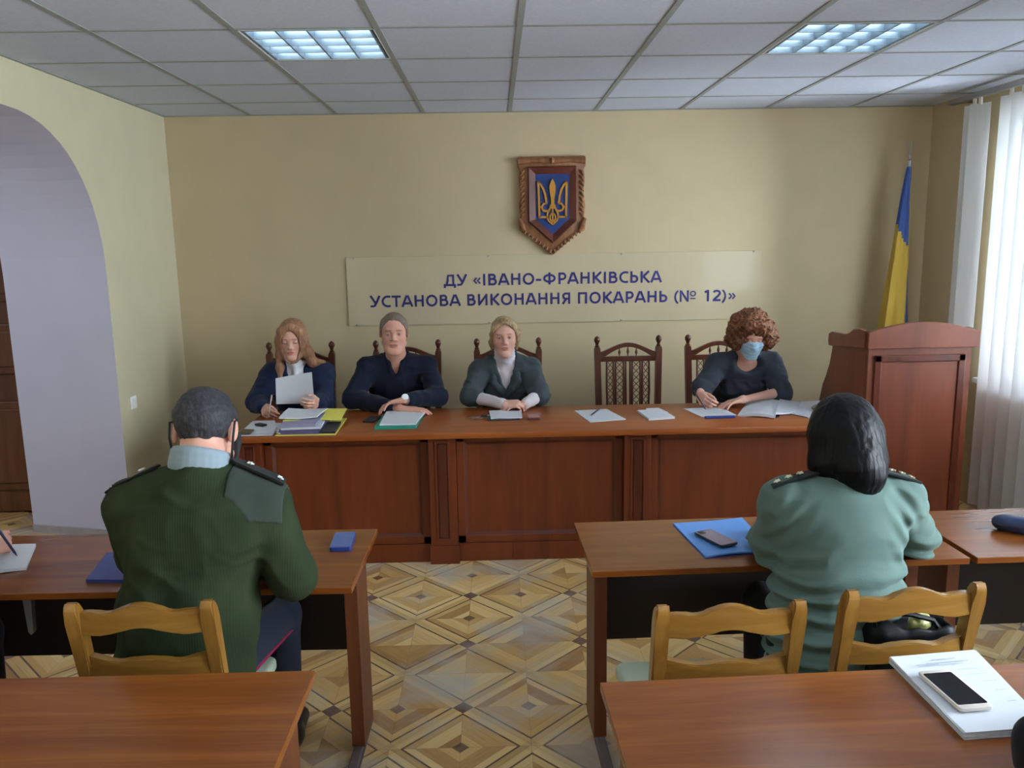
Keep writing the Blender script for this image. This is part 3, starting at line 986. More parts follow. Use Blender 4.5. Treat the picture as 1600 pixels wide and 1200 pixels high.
# ================================================================ carved high-back chairs along the back wall
def high_chair(x, y, label, rz=0.0):
    """faces -y; back at +y"""
    t = thing('carved_armless_chair', label, 'chair', (x, y, 0), rz, 'carved brown high-back chairs behind the desk')
    W = 0.212
    for s in (-1, 1):
        m = MB()
        def post(z, hw):
            yy = 0.205+0.045*max(0, (z-0.45)/0.6)
            xx = s*(W-0.012*(1-min(1, max(0, (z-0.45)/0.6))))
            return [(xx-hw, yy-0.02, z), (xx+hw, yy-0.02, z), (xx+hw, yy+0.02, z), (xx-hw, yy+0.02, z)]
        prev = None
        for z, hw in ((0, 0.018), (0.45, 0.021), (0.75, 0.021), (1.035, 0.021), (1.052, 0.016)):
            r = [m.v(p) for p in post(z, hw)]
            if prev:
                for i in range(4):
                    m.bm.faces.new((prev[i], prev[(i+1) % 4], r[(i+1) % 4], r[i]))
            else:
                m.bm.faces.new(r)
            prev = r
        m.bm.faces.new(prev)
        m.build('back_post', M['chair_dark'], t)
        m = MB()
        m.lathe([(0.012, 0), (0.018, 0.008), (0.010, 0.016), (0.013, 0.028), (0.020, 0.044), (0.021, 0.056), (0.015, 0.070), (0.003, 0.078)], (s*W, 0.252, 1.05), n=12)
        m.build('finial', M['chair_dark'], t, smooth=True)
        m = MB()
        m.prism([(s*(W-0.045)-0.02, -0.22), (s*(W-0.045)+0.02, -0.22), (s*(W-0.045)+0.02, -0.18), (s*(W-0.045)-0.02, -0.18)], lambda a, b_, d: (a, b_, d), 0, 0.42, 0.004)
        m.build('front_leg', M['chair_dark'], t)
    yb = 0.248
    m = MB()
    up_ = [(-W+0.018+2*(W-0.018)*k/20, 0) for k in range(21)]
    f1 = lambda x_: 1.018+0.062*max(0, math.cos(PI*x_/(2*W-0.05)))**1.3
    f0 = lambda x_: 0.985+0.066*max(0, math.cos(PI*x_/(2*W-0.10)))**1.0 if abs(x_) < W-0.05 else 0.985
    poly = [(p[0], f0(p[0])) for p in up_]+[(p[0], f1(p[0])) for p in up_[::-1]]
    m.prism(poly, lambda a, b_, d: (a, d, b_), yb-0.014, yb+0.014, 0.003)
    m.build('crest_rail', M['chair_dark'], t)
    m = MB()
    m.box(-W+0.015, W-0.015, yb-0.016, yb+0.012, 0.952, 0.988, 0.003)
    m.build('upper_rail', M['chair_dark'], t)
    for xx in (-0.058, 0.0, 0.058):
        m = MB()
        h = f0(xx)-0.985
        m.lathe([(0.004, 0), (0.004, h*0.15), (0.010, h*0.45), (0.008, h*0.62), (0.004, h*0.85), (0.004, h)], (xx, yb, 0.987), n=10)
        m.build('crest_spindle', M['chair_dark'], t, smooth=True)
    m = MB()
    m.box(-W+0.02, W-0.02, 0.205, 0.23, 0.50, 0.545, 0.003)
    m.build('lower_rail', M['chair_dark'], t)
    for xx in (-0.146, -0.100, -0.085, -0.030, -0.015, 0.015, 0.030, 0.085, 0.100, 0.146):
        m = MB()
        m.tube([(xx*0.95, 0.217, 0.54), (xx, 0.230, 0.75), (xx, 0.246, 0.955)], [0.0065, 0.008, 0.0065], 8)
        m.build('spindle', M['chair_dark'], t, smooth=True)
    # woven lattice between the pairs of spindles
    for xa, xb in ((-0.141, -0.105), (-0.080, -0.035), (0.035, 0.080), (0.105, 0.141)):
        m = MB()
        n = 9
        P = lambda q, z: (q, 0.217+0.030*(z-0.54)/0.415, z)
        for k in range(n):
            z0, z1 = 0.55+0.40*k/n, 0.55+0.40*(k+1)/n
            m.tube([P(xa, z0), P(xb, z1)], 0.0028, 5)
            m.tube([P(xb, z0), P(xa, z1)], 0.0028, 5)
        m.build('lattice', M['chair_dark'], t)
    m = MB()
    m.prism(poly_round([(-0.19, -0.23), (0.19, -0.23), (0.205, 0.20), (-0.205, 0.20)], 0.03), lambda a, b_, d: (a, b_, d), 0.37, 0.42, 0.004)
    m.build('seat_frame', M['chair_dark'], t)
    m = MB()
    m.prism(poly_round([(-0.185, -0.225), (0.185, -0.225), (0.195, 0.19), (-0.195, 0.19)], 0.04), lambda a, b_, d: (a, b_, d), 0.42, 0.455, 0.014, 3)
    m.build('seat', M['chair_seat'], t, smooth=True)
    return t
CHY = 5.30
ch = high_chair(-1.335, CHY, 'carved brown high-back chair of the woman in the navy blazer')
for x, lab in ((-0.610, 'carved brown high-back chair of the man in the navy pullover'),
               (0.077, 'carved brown high-back chair of the woman in the white turtleneck'),
               (0.902, 'empty carved brown high-back chair with lattice back behind the desk'),
               (1.527, 'carved brown high-back chair of the red-haired woman in a mask')):
    c2 = copy_tree(ch)
    c2.location = (x, CHY, 0)
    c2['label'] = lab

# ================================================================ varnished pine chairs
def pine_chair(x, y, label, rz=0.0):
    """faces +y; back at -y"""
    t = thing('pine_chair', label, 'chair', (x, y, 0), rz, 'varnished pine chairs with pale green seats')
    W = 0.178
    for s in (-1, 1):
        m = MB()
        prof = [(0.0, -0.225, 0.018), (0.44, -0.185, 0.020), (0.62, -0.196, 0.020), (0.80, -0.232, 0.020), (0.835, -0.239, 0.019), (0.850, -0.242, 0.014), (0.858, -0.244, 0.006)]
        prev = None
        for z, yy, dp in prof:
            hw = 0.019 if z < 0.84 else 0.0175
            r = [m.v(p) for p in ((s*W-hw, yy-dp, z), (s*W+hw, yy-dp, z), (s*W+hw, yy+dp, z), (s*W-hw, yy+dp, z))]
            if prev:
                for i in range(4):
                    m.bm.faces.new((prev[i], prev[(i+1) % 4], r[(i+1) % 4], r[i]))
            else:
                m.bm.faces.new(r)
            prev = r
        m.bm.faces.new(prev)
        bmesh.ops.bevel(m.bm, geom=[e for e in m.bm.edges if abs((e.verts[0].co-e.verts[1].co).z) > 0.004], offset=0.005, segments=2, affect='EDGES')
        m.build('back_post', M['pine_z'], t, smooth=True)
        m = MB()
        m.box(s*0.175-0.02, s*0.175+0.02, 0.17, 0.21, 0.0, 0.415, 0.004)
        m.build('front_leg', M['pine_z'], t)
    def rail(zt, zb, lean, name, bow):
        m = MB()
        n = 24
        rows = []
        for k in range(n+1):
            x_ = -W+0.012+2*(W-0.012)*k/n
            q = x_/(W-0.012)
            yy = lean-bow*(1-q*q)
            a, b_ = zt(q), zb(q)
            rows.append([m.v((x_, yy-0.012, a)), m.v((x_, yy+0.012, a)), m.v((x_, yy+0.012, b_)), m.v((x_, yy-0.012, b_))])
        for k in range(n):
            for i in range(4):
                m.bm.faces.new((rows[k][i], rows[k][(i+1) % 4], rows[k+1][(i+1) % 4], rows[k+1][i]))
        m.bm.faces.new(rows[0])
        m.bm.faces.new(rows[-1][::-1])
        bmesh.ops.bevel(m.bm, geom=[e for e in m.bm.edges if abs((e.verts[0].co-e.verts[1].co).x) > 0.004], offset=0.003, segments=2, affect='EDGES')
        m.build(name, M['pine'], t, smooth=True)
    g = lambda q, w_: math.exp(-(q/w_)**2)
    rail(lambda q: 0.826+0.027*g(q, 0.42)+0.005*math.cos(2*PI*q*1.2)*(1-g(q, 0.4)), lambda q: 0.766+0.020*g(q, 0.45)-0.004*g(abs(q)-0.68, 0.15), -0.232, 'top_rail', 0.010)
    rail(lambda q: 0.683+0.012*abs(q)**3+0.007*g(q, 0.3)-0.004*g(abs(q)-0.5, 0.2), lambda q: 0.632+0.006*g(q, 0.4), -0.206, 'lower_rail', 0.018)
    m = MB()
    m.box(-0.165, 0.165, 0.18, 0.20, 0.355, 0.41, 0.003)
    m.box(-0.165, 0.165, -0.19, -0.17, 0.355, 0.41, 0.003)
    for s in (-1, 1):
        m.box(s*0.175-0.01, s*0.175+0.01, -0.18, 0.18, 0.355, 0.41, 0.003)
        m.box(s*0.178-0.01, s*0.178+0.01, -0.19, 0.18, 0.16, 0.19, 0.003)
    m.build('seat_frame', M['pine'], t)
    m = MB()
    m.prism(poly_round([(-0.19, -0.165), (0.19, -0.165), (0.222, 0.225), (-0.222, 0.225)], 0.045), lambda a, b_, d: (a, b_, d), 0.41, 0.45, 0.014, 3)
    m.build('seat', M['mint'], t, smooth=True)
    return t
pc = pine_chair(-0.957, 2.29, 'yellow pine chair under the man in the green sweater')
p2 = copy_tree(pc)
p2.location = (0.580, 2.195, 0)
p2.rotation_euler.z = 0.03
p2['label'] = 'empty yellow pine chair with pale green seat left of the uniformed woman'
p3 = copy_tree(pc)
p3.location = (1.082, 2.265, 0)
p3.rotation_euler.z = 0.08
p3['label'] = 'yellow pine chair under the uniformed woman with handbag on it'

# ================================================================ laminate tables
def table(name, label, corner, length, depth, rz, hand, panel_y=0.46, ends=(True, True)):
    """corner: near corner at the aisle; hand +1 runs to the right (+x), -1 to the left. local x from the corner, local y away from the camera"""
    t = thing(name, label, 'table', (corner[0], corner[1], 0), rz, 'walnut laminate tables')
    h = 0.75
    s = hand
    X = lambda a, b_: (min(s*a, s*b_), max(s*a, s*b_))
    m = MB()
    m.box(*X(0, length), 0, depth, h-0.022, h, 0.002)
    m.build('table_top', M['table'], t)
    for xe in ((0.04,) if ends[0] else ())+((length-0.085,) if ends[1] else ()):
        m = MB()
        m.box(*X(xe, xe+0.045), depth-0.235, depth-0.045, 0.03, h-0.022, 0.002)
        lg = m.build('leg_panel', M['table_leg'], t)
        m = MB()
        m.box(*X(xe+0.004, xe+0.041), depth-0.43, depth-0.02, 0.0, 0.03, 0.006)
        m.build('foot', M['foot'], lg)
    m = MB()
    m.box(*X(0.085 if ends[0] else 0.0, length-0.085), panel_y, panel_y+0.018, 0.305, h-0.022)
    m.build('modesty_panel', M['table_dark'], t)
    return t
t = table('laminate_table', 'walnut laminate table in front of the man in the green sweater', (-0.455, 2.352), 1.5, 0.512, -0.012, -1)
m = MB()
m.prism([(-1.085, 0.70), (-1.055, 0.70), (-1.062, 0.56), (-1.070, 0.55), (-1.078, 0.56)], lambda a, b_, d: (a, d, b_), 0.13, 0.15)
m.box(-1.10, -1.04, 0.10, 0.18, 0.70, 0.728)
m.build('bracket', M['steel'], t)
table('laminate_table', 'walnut laminate table with blue folder in front of the uniformed woman', (0.287, 2.426), 1.225, 0.455, 0.030, 1, 0.41)
table('laminate_table', 'laminate table beside the blinds with a dark blue case on it', (1.535, 2.462), 1.225, 0.455, 0.026, 1, 0.41)
table('laminate_table', 'empty walnut laminate table at the lower left of the aisle', (-0.460, 1.352), 1.5, 0.512, 0.0, -1)
table('laminate_table', 'walnut laminate table at lower right with papers and white phone', (0.229+0.018, 1.262), 1.35, 0.512, 0.036, 1)
# ================================================================ sculpting: smooth distance fields -> one continuous mesh
def vec(*a):
    return np.array(a, dtype=np.float64)

def nrm(v):
    v = np.asarray(v, float)
    return v/np.linalg.norm(v)

def vnoise(P, seed=0):
    """smooth value noise in [-1,1]"""
    I = np.floor(P).astype(np.int64)
    F = P-I
    F = F*F*(3-2*F)
    def h(i, j, k):
        n = (i*374761393+j*668265263+k*1274126177+seed*974711) & 0x7fffffff
        n = ((n ^ (n >> 13))*1103515245) & 0x7fffffff
        n = ((n ^ (n >> 11))*12345679) & 0x7fffffff
        return ((n >> 7) & 0xffff)/32767.5-1.0
    x, y, z = I[..., 0], I[..., 1], I[..., 2]
    u, v, w_ = F[..., 0], F[..., 1], F[..., 2]
    L = lambda a, b, t: a+(b-a)*t
    return L(L(L(h(x, y, z), h(x+1, y, z), u), L(h(x, y+1, z), h(x+1, y+1, z), u), v),
             L(L(h(x, y, z+1), h(x+1, y, z+1), u), L(h(x, y+1, z+1), h(x+1, y+1, z+1), u), v), w_)

class Sdf:
    def __init__(self):
        self.p = []
        self.disp = []
        self.paint = []

    def cap(self, a, b, ra, rb=None, k=0.02, col=None, op='u'):
        a, b = np.asarray(a, float), np.asarray(b, float)
        rb = ra if rb is None else rb
        ba = b-a
        L2 = max(1e-12, ba.dot(ba))
        def f(P):
            q = P-a
            h = np.clip((q@ba)/L2, 0, 1)
            return np.sqrt(((q-h[..., None]*ba)**2).sum(-1))-(ra+(rb-ra)*h)
        r = max(ra, rb)
        self.p.append((f, np.minimum(a, b)-r, np.maximum(a, b)+r, k, col, op))
        return self

    def chain(self, pts, rs, k=0.02, col=None, op='u'):
        for i in range(len(pts)-1):
            self.cap(pts[i], pts[i+1], rs[i], rs[i+1], k, col, op)
        return self

    def ell(self, c, r, R=None, k=0.02, col=None, op='u'):
        c, r = np.asarray(c, float), np.asarray(r, float)
        R = np.eye(3) if R is None else np.asarray(R, float)
        def f(P):
            q = (P-c)@R
            k0 = np.sqrt(((q/r)**2).sum(-1))
            k1 = np.sqrt(((q/(r*r))**2).sum(-1))
            return k0*(k0-1.0)/np.maximum(k1, 1e-6)
        ext = np.sqrt(((R*r)**2).sum(1))
        self.p.append((f, c-ext, c+ext, k, col, op))
        return self

    def box(self, c, half, R=None, rnd=0.005, k=0.01, col=None, op='u'):
        c, half = np.asarray(c, float), np.asarray(half, float)
        R = np.eye(3) if R is None else np.asarray(R, float)
        def f(P):
            q = np.abs((P-c)@R)-(half-rnd)
            return np.sqrt((np.maximum(q, 0)**2).sum(-1))+np.minimum(q.max(-1), 0)-rnd
        ext = (np.abs(R)*half).sum(1)
        self.p.append((f, c-ext, c+ext, k, col, op))
        return self

    def fn(self, f, lo, hi, k=0.01, col=None, op='u'):
        self.p.append((f, np.asarray(lo, float), np.asarray(hi, float), k, col, op))
        return self

    @staticmethod
    def comb(d, e, k, op):
        if op == 'u':
            if k <= 0:
                return np.minimum(d, e)
            h = np.clip(0.5+0.5*(d-e)/k, 0, 1)
            return d*(1-h)+e*h-k*h*(1-h)
        if op == 's':
            h = np.clip(0.5-0.5*(d+e)/k, 0, 1)
            return d*(1-h)-e*h+k*h*(1-h)
        h = np.clip(0.5-0.5*(d-e)/k, 0, 1)
        return d*(1-h)+e*h+k*h*(1-h)

    def ev(self, P):
        d = np.full(P.shape[:-1], 9.0)
        for f, lo, hi, k, col, op in self.p:
            d = self.comb(d, f(P), k, op)
        for g in self.disp:
            d = d+g(P)
        return d

    def mesh(self, res, pad=0.02, lo=None, hi=None):
        us = [q for q in self.p if q[5] == 'u']
        L = np.min([q[1] for q in us], 0)-pad
        U = np.max([q[2] for q in us], 0)+pad
        if lo is not None: L = np.maximum(L, lo)
        if hi is not None: U = np.minimum(U, hi)
        n = np.ceil((U-L)/res).astype(int)+1
        ax = [L[i]+res*np.arange(n[i]) for i in range(3)]
        d = np.full(n, 0.5, np.float32)
        for f, lo_, hi_, k, col, op in self.p:
            mg = 0.045+k
            i0 = np.clip(np.floor((lo_-mg-L)/res).astype(int), 0, n)
            i1 = np.clip(np.ceil((hi_+mg-L)/res).astype(int)+1, 0, n)
            if op == 'i':
                i0, i1 = np.zeros(3, int), n
            if (i1 <= i0).any():
                continue
            sl = tuple(slice(i0[i], i1[i]) for i in range(3))
            G = np.stack(np.meshgrid(ax[0][sl[0]], ax[1][sl[1]], ax[2][sl[2]], indexing='ij'), -1)
            d[sl] = self.comb(d[sl], f(G), k, op)
        if self.disp:
            mk = np.abs(d) < 0.04
            ii = np.argwhere(mk)
            P = L+ii*res
            dv = d[mk].astype(np.float64)
            for g in self.disp:
                dv = dv+g(P)
            d[mk] = dv
        # surface nets
        s = d < 0
        cell = np.zeros(n-1, np.uint8)
        for a in (0, 1):
            for b in (0, 1):
                for c in (0, 1):
                    cell += s[a:n[0]-1+a, b:n[1]-1+b, c:n[2]-1+c]
        act = (cell > 0) & (cell < 8)
        idx = np.full(act.shape, -1, np.int64)
        ci = np.argwhere(act)
        idx[act] = np.arange(len(ci))
        acc = np.zeros((len(ci), 3))
        cnt = np.zeros(len(ci))
        quads = []
        for axs in range(3):
            o1, o2 = (axs+1) % 3, (axs+2) % 3
            sa = [slice(None)]*3; sb = [slice(None)]*3
            sa[axs] = slice(0, -1); sb[axs] = slice(1, None)
            A, B = s[tuple(sa)], s[tuple(sb)]
            e = np.argwhere(A != B)
            if len(e) == 0:
                continue
            d0 = d[tuple(e.T)].astype(np.float64)
            e2 = e.copy(); e2[:, axs] += 1
            d1 = d[tuple(e2.T)].astype(np.float64)
            pos = e.astype(np.float64)
            pos[:, axs] += d0/(d0-d1)
            ids = []
            for (p, q) in ((0, 0), (-1, 0), (-1, -1), (0, -1)):
                cc = e.copy(); cc[:, o1] += p; cc[:, o2] += q
                ok = ((cc >= 0) & (cc < np.array(act.shape))).all(1)
                id_ = np.full(len(e), -1, np.int64)
                id_[ok] = idx[tuple(cc[ok].T)]
                ids.append(id_)
                g = id_ >= 0
                np.add.at(acc, id_[g], pos[g])
                np.add.at(cnt, id_[g], 1)
            Q = np.stack(ids, 1)
            good = (Q >= 0).all(1)
            inside = A[tuple(e.T)]
            Q1 = Q[good & inside]
            Q2 = Q[good & ~inside][:, ::-1]
            quads += [Q1, Q2]
        V = L+acc/cnt[:, None]*res
        F = np.concatenate(quads)
        return V, F

    def colours(self, V, base):
        """per-vertex own colour of each shape, blended where shapes blend, then painted marks"""
        d = np.full(len(V), 9.0)
        C = np.tile(np.asarray(base, float), (len(V), 1))
        for f, lo, hi, k, col, op in self.p:
            if op != 'u':
                continue
            e = f(V)
            kk = max(k*0.4, 0.002)
            h = np.clip(0.5+0.5*(d-e)/kk, 0, 1)
            c = np.asarray(base if col is None else col, float)
            C = C*(1-h[:, None])+c*h[:, None]
            d = np.minimum(d, e)
        for g, c in self.paint:
            m_ = np.clip(g(V), 0, 1)[:, None]
            C = C*(1-m_)+np.asarray(c, float)*m_
        return C

def mesh_obj(name, V, F, mat, parent=None, C=None, origin=(0, 0, 0), relax=0):
    V = V.copy()
    if relax:
        E = np.concatenate([F[:, [0, 1]], F[:, [1, 2]], F[:, [2, 3]], F[:, [3, 0]]])
        for _ in range(relax):
            S = np.zeros_like(V); n = np.zeros(len(V))
            np.add.at(S, E[:, 0], V[E[:, 1]]); np.add.at(n, E[:, 0], 1)
            np.add.at(S, E[:, 1], V[E[:, 0]]); np.add.at(n, E[:, 1], 1)
            V = V*0.5+0.5*S/np.maximum(n, 1)[:, None]
    V = V-np.asarray(origin, float)
    me = bpy.data.meshes.new(name)
    me.vertices.add(len(V))
    me.vertices.foreach_set('co', V.astype(np.float32).ravel())
    me.loops.add(F.size)
    me.loops.foreach_set('vertex_index', F.astype(np.int32).ravel())
    me.polygons.add(len(F))
    me.polygons.foreach_set('loop_start', np.arange(0, F.size, 4, dtype=np.int32))
    me.polygons.foreach_set('loop_total', np.full(len(F), 4, dtype=np.int32))
    me.update(calc_edges=True)
    me.validate()
    if C is not None:
        at = me.color_attributes.new('tone', 'FLOAT_COLOR', 'POINT')
        at.data.foreach_set('color', np.concatenate([C, np.ones((len(C), 1))], 1).astype(np.float32).ravel())
    me.materials.append(mat)
    me.shade_smooth()
    o = bpy.data.objects.new(name, me)
    COL.objects.link(o)
    if parent is not None:
        o.parent = parent
    return o

def skin_mat():
    t = NT('skin')
    a = t.n('ShaderNodeAttribute')
    a.attribute_name = 'tone'
    nz = t.noise(t.obj(), 60, 3)
    c = t.mix(t.math('MULTIPLY', nz, 0.22), a.outputs['Color'], s2l(196, 120, 100))
    t.set(Base_Color=c, Roughness=0.5)
    t.b.inputs['Specular IOR Level'].default_value = 0.35
    t.b.inputs['Subsurface Weight'].default_value = 0.12
    t.b.inputs['Subsurface Radius'].default_value = (0.6, 0.25, 0.15)
    t.b.inputs['Subsurface Scale'].default_value = 0.008
    return t.m
M['skin'] = skin_mat()

def hair_mat(name, dark, mid, light, rough=0.45, stretch=(90, 90, 7), spec=0.4):
    t = NT(name)
    o = t.obj()
    a = t.noise(t.map(o, stretch), 1.0, 4, 0.6)
    b = t.noise(o, 9, 3)
    c = t.ramp(t.math('ADD', t.math('MULTIPLY', a, 0.7), t.math('MULTIPLY', b, 0.3)), [(0.32, dark), (0.5, mid), (0.68, light)])
    t.set(Base_Color=c, Roughness=rough)
    t.b.inputs['Specular IOR Level'].default_value = spec
    t.bump(a, 0.5, 0.004)
    return t.m

def rotm(yaw=0.0, pitch=0.0, roll=0.0):
    cy, sy = math.cos(yaw), math.sin(yaw)
    cp, sp = math.cos(pitch), math.sin(pitch)
    c, s = math.cos(roll), math.sin(roll)
    Rz = np.array([[cy, -sy, 0], [sy, cy, 0], [0, 0, 1]])
    Rx = np.array([[1, 0, 0], [0, cp, -sp], [0, sp, cp]])
    Ry = np.array([[c, 0, s], [0, 1, 0], [-s, 0, c]])
    return Rz@Rx@Ry

class Head:
    """local frame: face looks along -y, z up, origin between the ears"""
    def __init__(self, o, yaw=0.0, pitch=0.0, roll=0.0, s=1.0, female=False, jaw=1.0):
        self.o, self.R, self.s, self.female, self.jaw = np.asarray(o, float), rotm(yaw, pitch, roll), s, female, jaw

    def P(self, x, y, z):
        return self.o+self.R@(np.array([x, y, z])*self.s)

    def loc(self, W):
        return ((W-self.o)@self.R)/self.s

    def skull(self, S, grow=0.0, k=0.02):
        s, R, P, j = self.s, self.R, self.P, self.jaw
        g = grow
        E = lambda c, r, kk=k: S.ell(P(*c), np.array(r)*s+g, R, kk*s)
        E((0, 0.012, 0.035), (0.074, 0.094, 0.081))
        E((0, -0.030, 0.010), (0.066, 0.062, 0.078), 0.03)
        E((0, -0.040, -0.055), (0.054*j, 0.050, 0.060), 0.03)
        for sx in (-1, 1):
            E((sx*0.040, -0.052, -0.028), (0.026, 0.026, 0.030), 0.02)
            S.cap(P(sx*0.056*j, -0.005, -0.062), P(sx*0.016, -0.078, -0.104), 0.013*s+g, 0.014*s+g, 0.025*s)
        E((0, -0.079, -0.104), (0.022*j, 0.017, 0.017), 0.02)
        return S

    def face(self, S, skin, lip, brow, eye=(0.05, 0.03, 0.02), ears=True, closed=False, browz=0.027, lips=1.0):
        s, R, P = self.s, self.R, self.P
        self.skull(S)
        E = lambda c, r, k=0.008, op='u', col=None: S.ell(P(*c), np.array(r)*s, R, k*s, col, op)
        S.cap(P(-0.034, -0.083, 0.024), P(0.034, -0.083, 0.024), 0.009*s, None, 0.015*s)
        for sx in (-1, 1):
            E((sx*0.031, -0.100, 0.004), (0.017, 0.016, 0.012), 0.014, 's')
            E((sx*0.031, -0.0800, 0.004), (0.0135, 0.0125, 0.0105), 0.004)
        nl = 0.92 if self.female else 1.0
        S.cap(P(0, -0.086, 0.012), P(0, -0.106*nl-0.002, -0.026), 0.0075*s, 0.0105*s, 0.012*s)
        for sx in (-1, 1):
            E((sx*0.012, -0.094, -0.031), (0.0085, 0.010, 0.008), 0.008)
        E((0, -0.0915, -0.0565), (0.023, 0.0085, 0.0055*lips), 0.006)
        E((0, -0.0900, -0.0665), (0.020, 0.0085, 0.0070*lips), 0.005)
        S.cap(P(-0.024, -0.0955, -0.0612), P(0.024, -0.0955, -0.0612), 0.0022*s, None, 0.004*s, None, 's')
        if ears:
            for sx in (-1, 1):
                Re = R@rotm(sx*0.35, 0.15, 0)
                S.ell(P(sx*0.079, 0.012, -0.002), np.array((0.009, 0.019, 0.033))*s, Re, 0.008*s)
                S.ell(P(sx*0.090, 0.008, 0.002), np.array((0.007, 0.010, 0.018))*s, Re, 0.006*s, None, 's')
        # colour of lips, brows, eyes
        loc = self.loc
        def m_lip(V):
            q = loc(V)
            e = (q[:, 0]/0.024)**2+((q[:, 2]+0.0615)/(0.0100*lips))**2
            return np.clip((1.1-e)*2.5, 0, 1)*(q[:, 1] < -0.078)*0.75
        S.paint.append((m_lip, lip))
        def m_cheek(V):
            q = loc(V)
            e = ((np.abs(q[:, 0])-0.044)/0.024)**2+((q[:, 2]+0.030)/0.022)**2
            return np.clip(1-e, 0, 1)*0.28*(q[:, 1] < -0.03)
        S.paint.append((m_cheek, (skin[0]*1.0, skin[1]*0.68, skin[2]*0.66)))
        def m_brow(V):
            q = loc(V)
            ax_ = np.abs(q[:, 0])
            cz = browz-0.16*np.maximum(0, ax_-0.036)+0.10*np.minimum(0, ax_-0.036)*0.6
            return np.clip(((0.0030 if self.female else 0.0042)-np.abs(q[:, 2]-cz))/0.002, 0, 1)*np.clip((ax_-0.013)/0.003, 0, 1)*np.clip((0.052-ax_)/0.006, 0, 1)*(q[:, 1] < -0.05)*0.85
        S.paint.append((m_brow, brow))
        def m_white(V):
            q = loc(V)
            e = ((np.abs(q[:, 0])-0.031)/0.0125)**2+((q[:, 2]-0.003)/0.0050)**2
            return np.clip((1-e)*3, 0, 1)*(q[:, 1] < -0.06)
        def m_iris(V):
            q = loc(V)
            e = ((np.abs(q[:, 0])-0.031)/0.0056)**2+((q[:, 2]-0.003)/0.0052)**2
            return np.clip((1-e)*4, 0, 1)*(q[:, 1] < -0.06)
        def m_lid(V):
            q = loc(V)
            ax_ = np.abs(q[:, 0])-0.031
            zc = (0.0078-0.0032*(ax_/0.013)**2) if not closed else (-0.002-0.0005*(ax_/0.013)**2)
            return np.clip((0.0024-np.abs(q[:, 2]-zc))/0.0014, 0, 1)*np.clip((0.0165-np.abs(ax_))/0.003, 0, 1)*(q[:, 1] < -0.06)*0.8
        if not closed:
            S.paint.append((m_white, (0.62, 0.58, 0.55)))
            S.paint.append((m_iris, eye))
        S.paint.append((m_lid, tuple(c*0.5+0.01 for c in brow)))
        return S

def hand(S, wrist, d, n, side, s=1.0, bend=(0.35, 0.5, 0.4), spread=0.10, thumb=(0.75, 0.55, 0.25), per=None, thumb_curl=0.4):
    """five separate fingers; d points along the hand, n out of the palm, side 'L'/'R'. thumb = its direction along (d, thumb side, palm)"""
    d = nrm(d)
    n = np.asarray(n, float)
    n = nrm(n-d*np.dot(n, d))
    t = np.cross(d, n)*(1 if side == 'R' else -1)
    W = np.asarray(wrist, float)
    offs = (0.0270, 0.0090, -0.0090, -0.0262)
    base = (0.088, 0.092, 0.087, 0.078)
    seg = ((0.040, 0.025, 0.021), (0.044, 0.028, 0.022), (0.041, 0.026, 0.021), (0.032, 0.020, 0.018))
    rad = (0.0088, 0.0090, 0.0086, 0.0075)
    for i in range(4):
        kn = W+(d*base[i]+t*offs[i])*s
        S.cap(W+t*offs[i]*0.62*s+d*0.012*s, kn, 0.0155*s, 0.0115*s, 0.010*s)
    for i in range(4):
        p = W+(d*base[i]+t*offs[i])*s
        b = per[i] if per else bend
        ang = 0.0
        sp = spread*(1.4-i*0.95)*0.6
        r = rad[i]*s
        for q in range(3):
            ang += b[q]
            dd = d*math.cos(ang)+n*math.sin(ang)
            dd = nrm(dd+t*sp*(1 if q == 0 else 0.7))
            p2 = p+dd*seg[i][q]*s
            S.cap(p, p2, r*(1.0-0.07*q), r*(0.93-0.08*q), 0.0035*s)
            p = p2
    # thumb: leaves the side of the palm near its base
    b0 = W+(d*0.018+t*0.022+n*0.006)*s
    td = nrm(d*thumb[0]+t*thumb[1]+n*thumb[2])
    b1 = b0+td*0.044*s
    S.cap(b0, b1, 0.0165*s, 0.0118*s, 0.010*s)
    td2 = nrm(td+d*0.35*thumb_curl-t*thumb_curl*0.7+n*0.15)
    b2 = b1+td2*0.032*s
    S.cap(b1, b2, 0.0108*s, 0.0098*s, 0.004*s)
    td3 = nrm(td2+d*0.25*thumb_curl-t*thumb_curl*0.5)
    S.cap(b2, b2+td3*0.026*s, 0.0098*s, 0.0080*s, 0.004*s)
    return S

def torso(S, pel, chest, neck, shL, shR, fwd, w=1.0, dpt=1.0, g=0.0, bust=0.0, belly=0.0, k=0.06):
    """trunk from pelvis to shoulder line; g grows it (clothing)"""
    pel, chest, neck, shL, shR = [np.asarray(q, float) for q in (pel, chest, neck, shL, shR)]
    lat = nrm((shL-shR)*np.array([1, 1, 1]))
    upv = nrm(neck-pel)
    lat = nrm(lat-upv*lat.dot(upv))
    f = np.cross(upv, lat)
    if f.dot(np.asarray(fwd, float)) < 0:
        f = -f
    R = np.stack([lat, f, upv], 1)
    e = lambda c, r, kk=k: S.ell(c, np.array(r)+g, R, kk)
    e(pel, (0.165*w, 0.115*dpt, 0.11))
    e(pel*0.55+chest*0.45+f*belly*0.5, (0.145*w, 0.105*dpt+belly*0.5, 0.16))
    e(chest, (0.155*w, 0.110*dpt, 0.17))
    e(chest*0.45+neck*0.55, (0.145*w, 0.085*dpt, 0.09))
    if bust:
        for sx in (-1, 1):
            e(chest+f*(0.075*dpt)+lat*sx*0.068+upv*0.0, (0.062, 0.045+bust, 0.062), 0.05)
    mid = neck-upv*0.035
    for sh in (shL, shR):
        S.cap(mid-f*0.012, sh, 0.048+g, 0.058+g, k)
    return lat, f, upv

